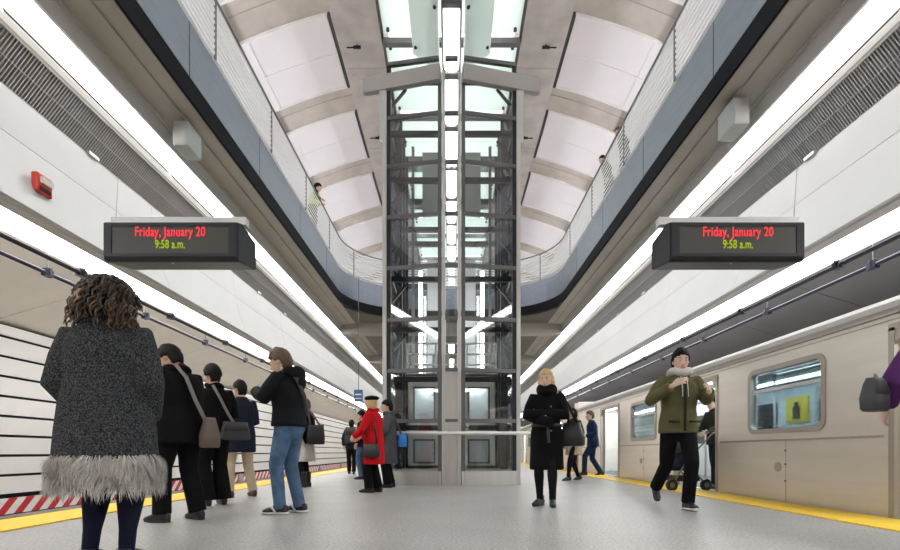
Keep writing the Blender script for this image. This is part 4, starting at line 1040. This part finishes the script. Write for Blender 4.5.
# 11 blonde woman
F = Fig('blonde person in long black coat and high black scarf with arms folded', 1.17, 6.15, 160, 1.655, lean=(0,-.01), head=(6,-4), arms=[((-.235,.06,1.15),(.06,.235,1.15)),((.235,.06,1.15),(.02,.255,1.08))], feet=[(-.085,.06,0,-10,0),(.085,.0,0,16,0)], skin=SK2, vox=.0065, girth=.98)
F.tights('tightsb'); F.shoes('greenboot', boot=.03); F.coat('black', .46, 1.04, .03, sleeve=(.084,.074,.060), wrist=-.19); F.hair('hairbl','bob',1.12); F.face('hairbr'); F.ringscarf('black',1.475,.092,.044,'scarf',20,1.5)
F.solid([((0,.02,1.48),(.10,.11,.05)),((0,.06,1.445),(.11,.09,.05))], 'scarf_fold', 'black'); 
mb = MB(); F.rings(mb, [(1.0,.195,.150,0),(1.045,.195,.150,0)], 28); F.out(mb, 'belt', C['shoe'])
mb = MB().tube([(-.04,.165,1.03),(-.05,.185,.9),(-.06,.19,.80)],[(.018,.004)]*3,8,ref=(1,0,0)); F.out(mb, 'belt_end', C['baggrey'])
for zz in (1.25,1.12,.95): F.out(MB().ball((-.08,.166,zz),(.013,.006,.013),10,6), 'button', M['steelmid'])
c_ = F.w((-.31,-.06,.76)); bag('large black shoulder bag beside the blonde person', 'shoulder_bag', 'bag', c_, (.30,.15,.28), math.radians(150), 'bagblk', [[F.w((-.38,-.06,1.02)),F.w((-.29,-.03,1.24)),F.w((-.18,.0,1.44)),F.w((-.16,.0,1.455)),F.w((-.25,-.1,1.25)),F.w((-.27,-.08,1.02))]], None, True, .7)
# 12 woman behind
F = Fig('person in dark jacket and tan skirt with black tights and heeled boots, striding', 2.86, 11.7, 118, 1.68, head=(4,0), feet=[(-.08,.24,0,0,5),(.08,-.22,.0,6,14)], vox=.009, hip=.03)
F.tights('tightsb'); F.shoes('shoe', boot=.06, heel=1); F.hair('hairb','bob'); F.coat('darkolive', .84, 1.12, .02); F.face()
mb = MB(); F.rings(mb, [(.60,.215,.17,0),(.62,.22,.175,0),(.78,.205,.16,0),(.98,.17,.125,0)]); F.out(mb, 'skirt', C['tan'], .011, 2)
# 13 navy suit leaving train
F = Fig('person in navy suit stepping off the train holding a folded newspaper', 3.99, 14.1, 84, 1.82, lean=(0,.04), head=(8,0), feet=[(-.08,.24,0,0,-4),(.09,-.22,.0,0,12)], arms=[((-.25,-.02,1.13),(-.22,.24,1.02)),((.25,-.06,1.13),(.24,.05,.90))], vox=.009, hip=.05, skin=SK2)
F.trousers('suit'); F.shoes('shoe'); F.coat('suit', .78, 1.06, .01, name='suit_jacket'); F.hair('hairbr','short',1.03); F.face()
p = F.w((-.19,.40,1.0)); t = thing('newspaper', 'folded pale newspaper held by the person in the navy suit', 'newspaper', p, F.yaw)
MB().box(-.008,.008,-.14,.13,-.10,.05).box(.008,.014,-.13,.14,-.09,.05).build('folded_sheets', C['paper'], t)
# 14 walking man in green jacket
F = Fig('person in olive green jacket and black trousers walking forward with raised hands', 2.65, 5.85, 176, 1.84, lean=(0,.04), head=(10,-6), arms=[((-.28,.07,1.18),(-.20,.30,1.25)),((.31,.05,1.18),(.15,.27,1.31))], feet=[(-.05,.14,0,-4,-4),(.10,-.42,.13,6,42)], hip=.035, skin=SK2, vox=.0065)
F.trousers('black', (.095,.075,.068)); F.shoes('shoe','sole'); F.coat('olive', .82, 1.06, .012, sleeve=(.084,.07,.057), name='jacket'); F.hair('hairb','short',1.08); F.face(); F.ringscarf('hoodie',1.475,.090,.045,'hoodie_collar')
F.solid([((0,.06,1.40),(.06,.07,.07))], 'hoodie_front', 'hoodie')
F.out(MB().bar((0,.195,.84),(0,.205,1.36),.03,.008,up=(0,1,0)), 'zip_placket', C['darkolive'])
for sx in (-1,1): F.out(MB().box(sx*.05,sx*.16,.165,.20,.93,.95), 'pocket_flap', C['darkolive'])
for sx in (-1,1): F.out(MB().tube([(sx*.03,.16,1.42),(sx*.028,.20,1.3),(sx*.03,.21,1.2)],.005,6), 'drawstring', C['sole'])
# 15 person in the train doorway with stroller
F = Fig('person in dark jacket and cap inside the open train doorway pushing a stroller', 4.86, 9.15, 100, 1.70, z=.0, lean=(0,.05), head=(18,0), arms=[((-.24,.12,1.12),(-.20,.36,1.02)),((.24,.12,1.12),(.20,.36,1.02))], vox=.009, feet=[(-.1,.12,0,0,0),(.1,-.12,0,0,0)])
F.trousers('navy'); F.shoes('brown'); F.coat('darkolive', .80, 1.08, .01, name='jacket'); F.hair('hairb','short'); F.hair('black','cap',1.14,'cap'); F.face()
sc_ = Vector((4.02,8.72,0)); t = thing('stroller', 'dark baby stroller with four small wheels leaving the train door', 'stroller', sc_, math.radians(97))
for wx in (-.22,.22):
    for wy in (-.30,.32):
        wl = MB().tube([(wx-.02,wy,.10),(wx+.02,wy,.10)],.10,20).build('wheel', C['shoe'], t); MB().tube([(wx-.024,wy,.10),(wx+.024,wy,.10)],.045,14).build('hub', M['steelmid'], wl)
    MB().tube([(wx,.32,.10),(wx,.05,.50),(wx,-.42,.98),(wx,-.52,1.02)],.013,8).build('frame_tube', M['steelmid'], t, True)
    MB().tube([(wx,-.30,.10),(wx,.10,.56)],.013,8).build('frame_tube', M['steelmid'], t, True)
MB().tube([(-.22,-.52,1.02),(.22,-.52,1.02)],.017,8).build('handle', C['shoe'], t, True)
mb = MB().rings([(0,.12,.34,.17,.16),(0,.06,.42,.19,.22),(0,-.08,.66,.19,.12),(0,-.14,.84,.18,.05)],20,3); mb.build('seat', C['navy'], t, True)
MB().ball((0,-.02,.80),(.20,.24,.18),20,12).build('canopy', C['grey'], t, True)
MB().box(-.17,.17,-.22,.20,.16,.26).build('basket', C['shoe'], t)
# 16 purple coat at the frame edge
F = Fig('person in purple coat at the right edge, only one arm showing', 3.165, 3.2, -6, 1.66, arms=[((-.335,-.02,1.14),(-.30,.10,.98)),((.25,-.02,1.12),(.24,.08,.88))], skin=SK2, vox=.007, girth=1.05)
F.trousers('black'); F.shoes('shoe'); F.coat('purple', .66, 1.05, .02, sleeve=(.085,.075,.058)); F.hair('hairbr','bob'); F.face()
c_ = F.w((-.45,-.02,.955)); bag('black handbag hung on the forearm of the purple coat', 'handbag', 'bag', c_, (.17,.11,.21), math.radians(25), 'baggrey', [[F.w((-.47,-.06,1.12)),F.w((-.43,.0,1.20)),F.w((-.35,.06,1.10)),F.w((-.32,.07,1.06)),F.w((-.44,.02,1.10))]], None, True, .8)
# 17-19 people on the mezzanine
F = Fig('person in black cap and yellow safety vest looking over the mezzanine railing', -4.56, 16.4, -75, 1.76, z=zt, lean=(0,.10), head=(18,0), vox=.011, arms=[((-.24,.10,1.16),(-.18,.27,1.14)),((.24,.10,1.16),(.18,.27,1.14))])
F.trousers('navy'); F.shoes('shoe'); F.coat('black', .80, 1.06, .01, name='jacket'); F.hair('hairb','short'); F.hair('black','cap',1.16,'cap'); F.face()
mb = MB(); F.rings(mb, [(.95,.205,.155,0),(1.08,.19,.145,0),(1.22,.205,.155,0),(1.33,.205,.15,-.005),(1.41,.15,.11,-.01)]); F.out(mb, 'safety_vest', C['yellow'], .012, 2)
F = Fig('person with brown hair behind the mezzanine railing on the train side, nearer of two', 4.62, 13.3, 75, 1.60, z=zt, lean=(0,.10), head=(20,0), vox=.011)
F.trousers('black'); F.shoes('shoe'); F.coat('black', .80, 1.05, .01); F.hair('hairbr','short',1.08); F.face()
F = Fig('person in black behind the mezzanine railing on the train side, farther of two', 4.60, 14.6, 75, 1.62, z=zt, lean=(0,.12), head=(20,0), vox=.011, skin=SK2)
F.trousers('black'); F.shoes('shoe'); F.coat('black', .80, 1.05, .01); F.hair('hairb','short',1.02); F.face()
# settle the remeshed shapes
bpy.context.view_layer.update(); dg = bpy.context.evaluated_depsgraph_get()
for o in BAKE:
    me = bpy.data.meshes.new_from_object(o.evaluated_get(dg)); o['_n'] = len(me.vertices); del o['_n']
    mats = [s_.material for s_ in o.material_slots]; o.modifiers.clear(); o.data = me
    if not me.materials:
        for m_ in mats: me.materials.append(m_)
    me.polygons.foreach_set('use_smooth', [True]*len(me.polygons))
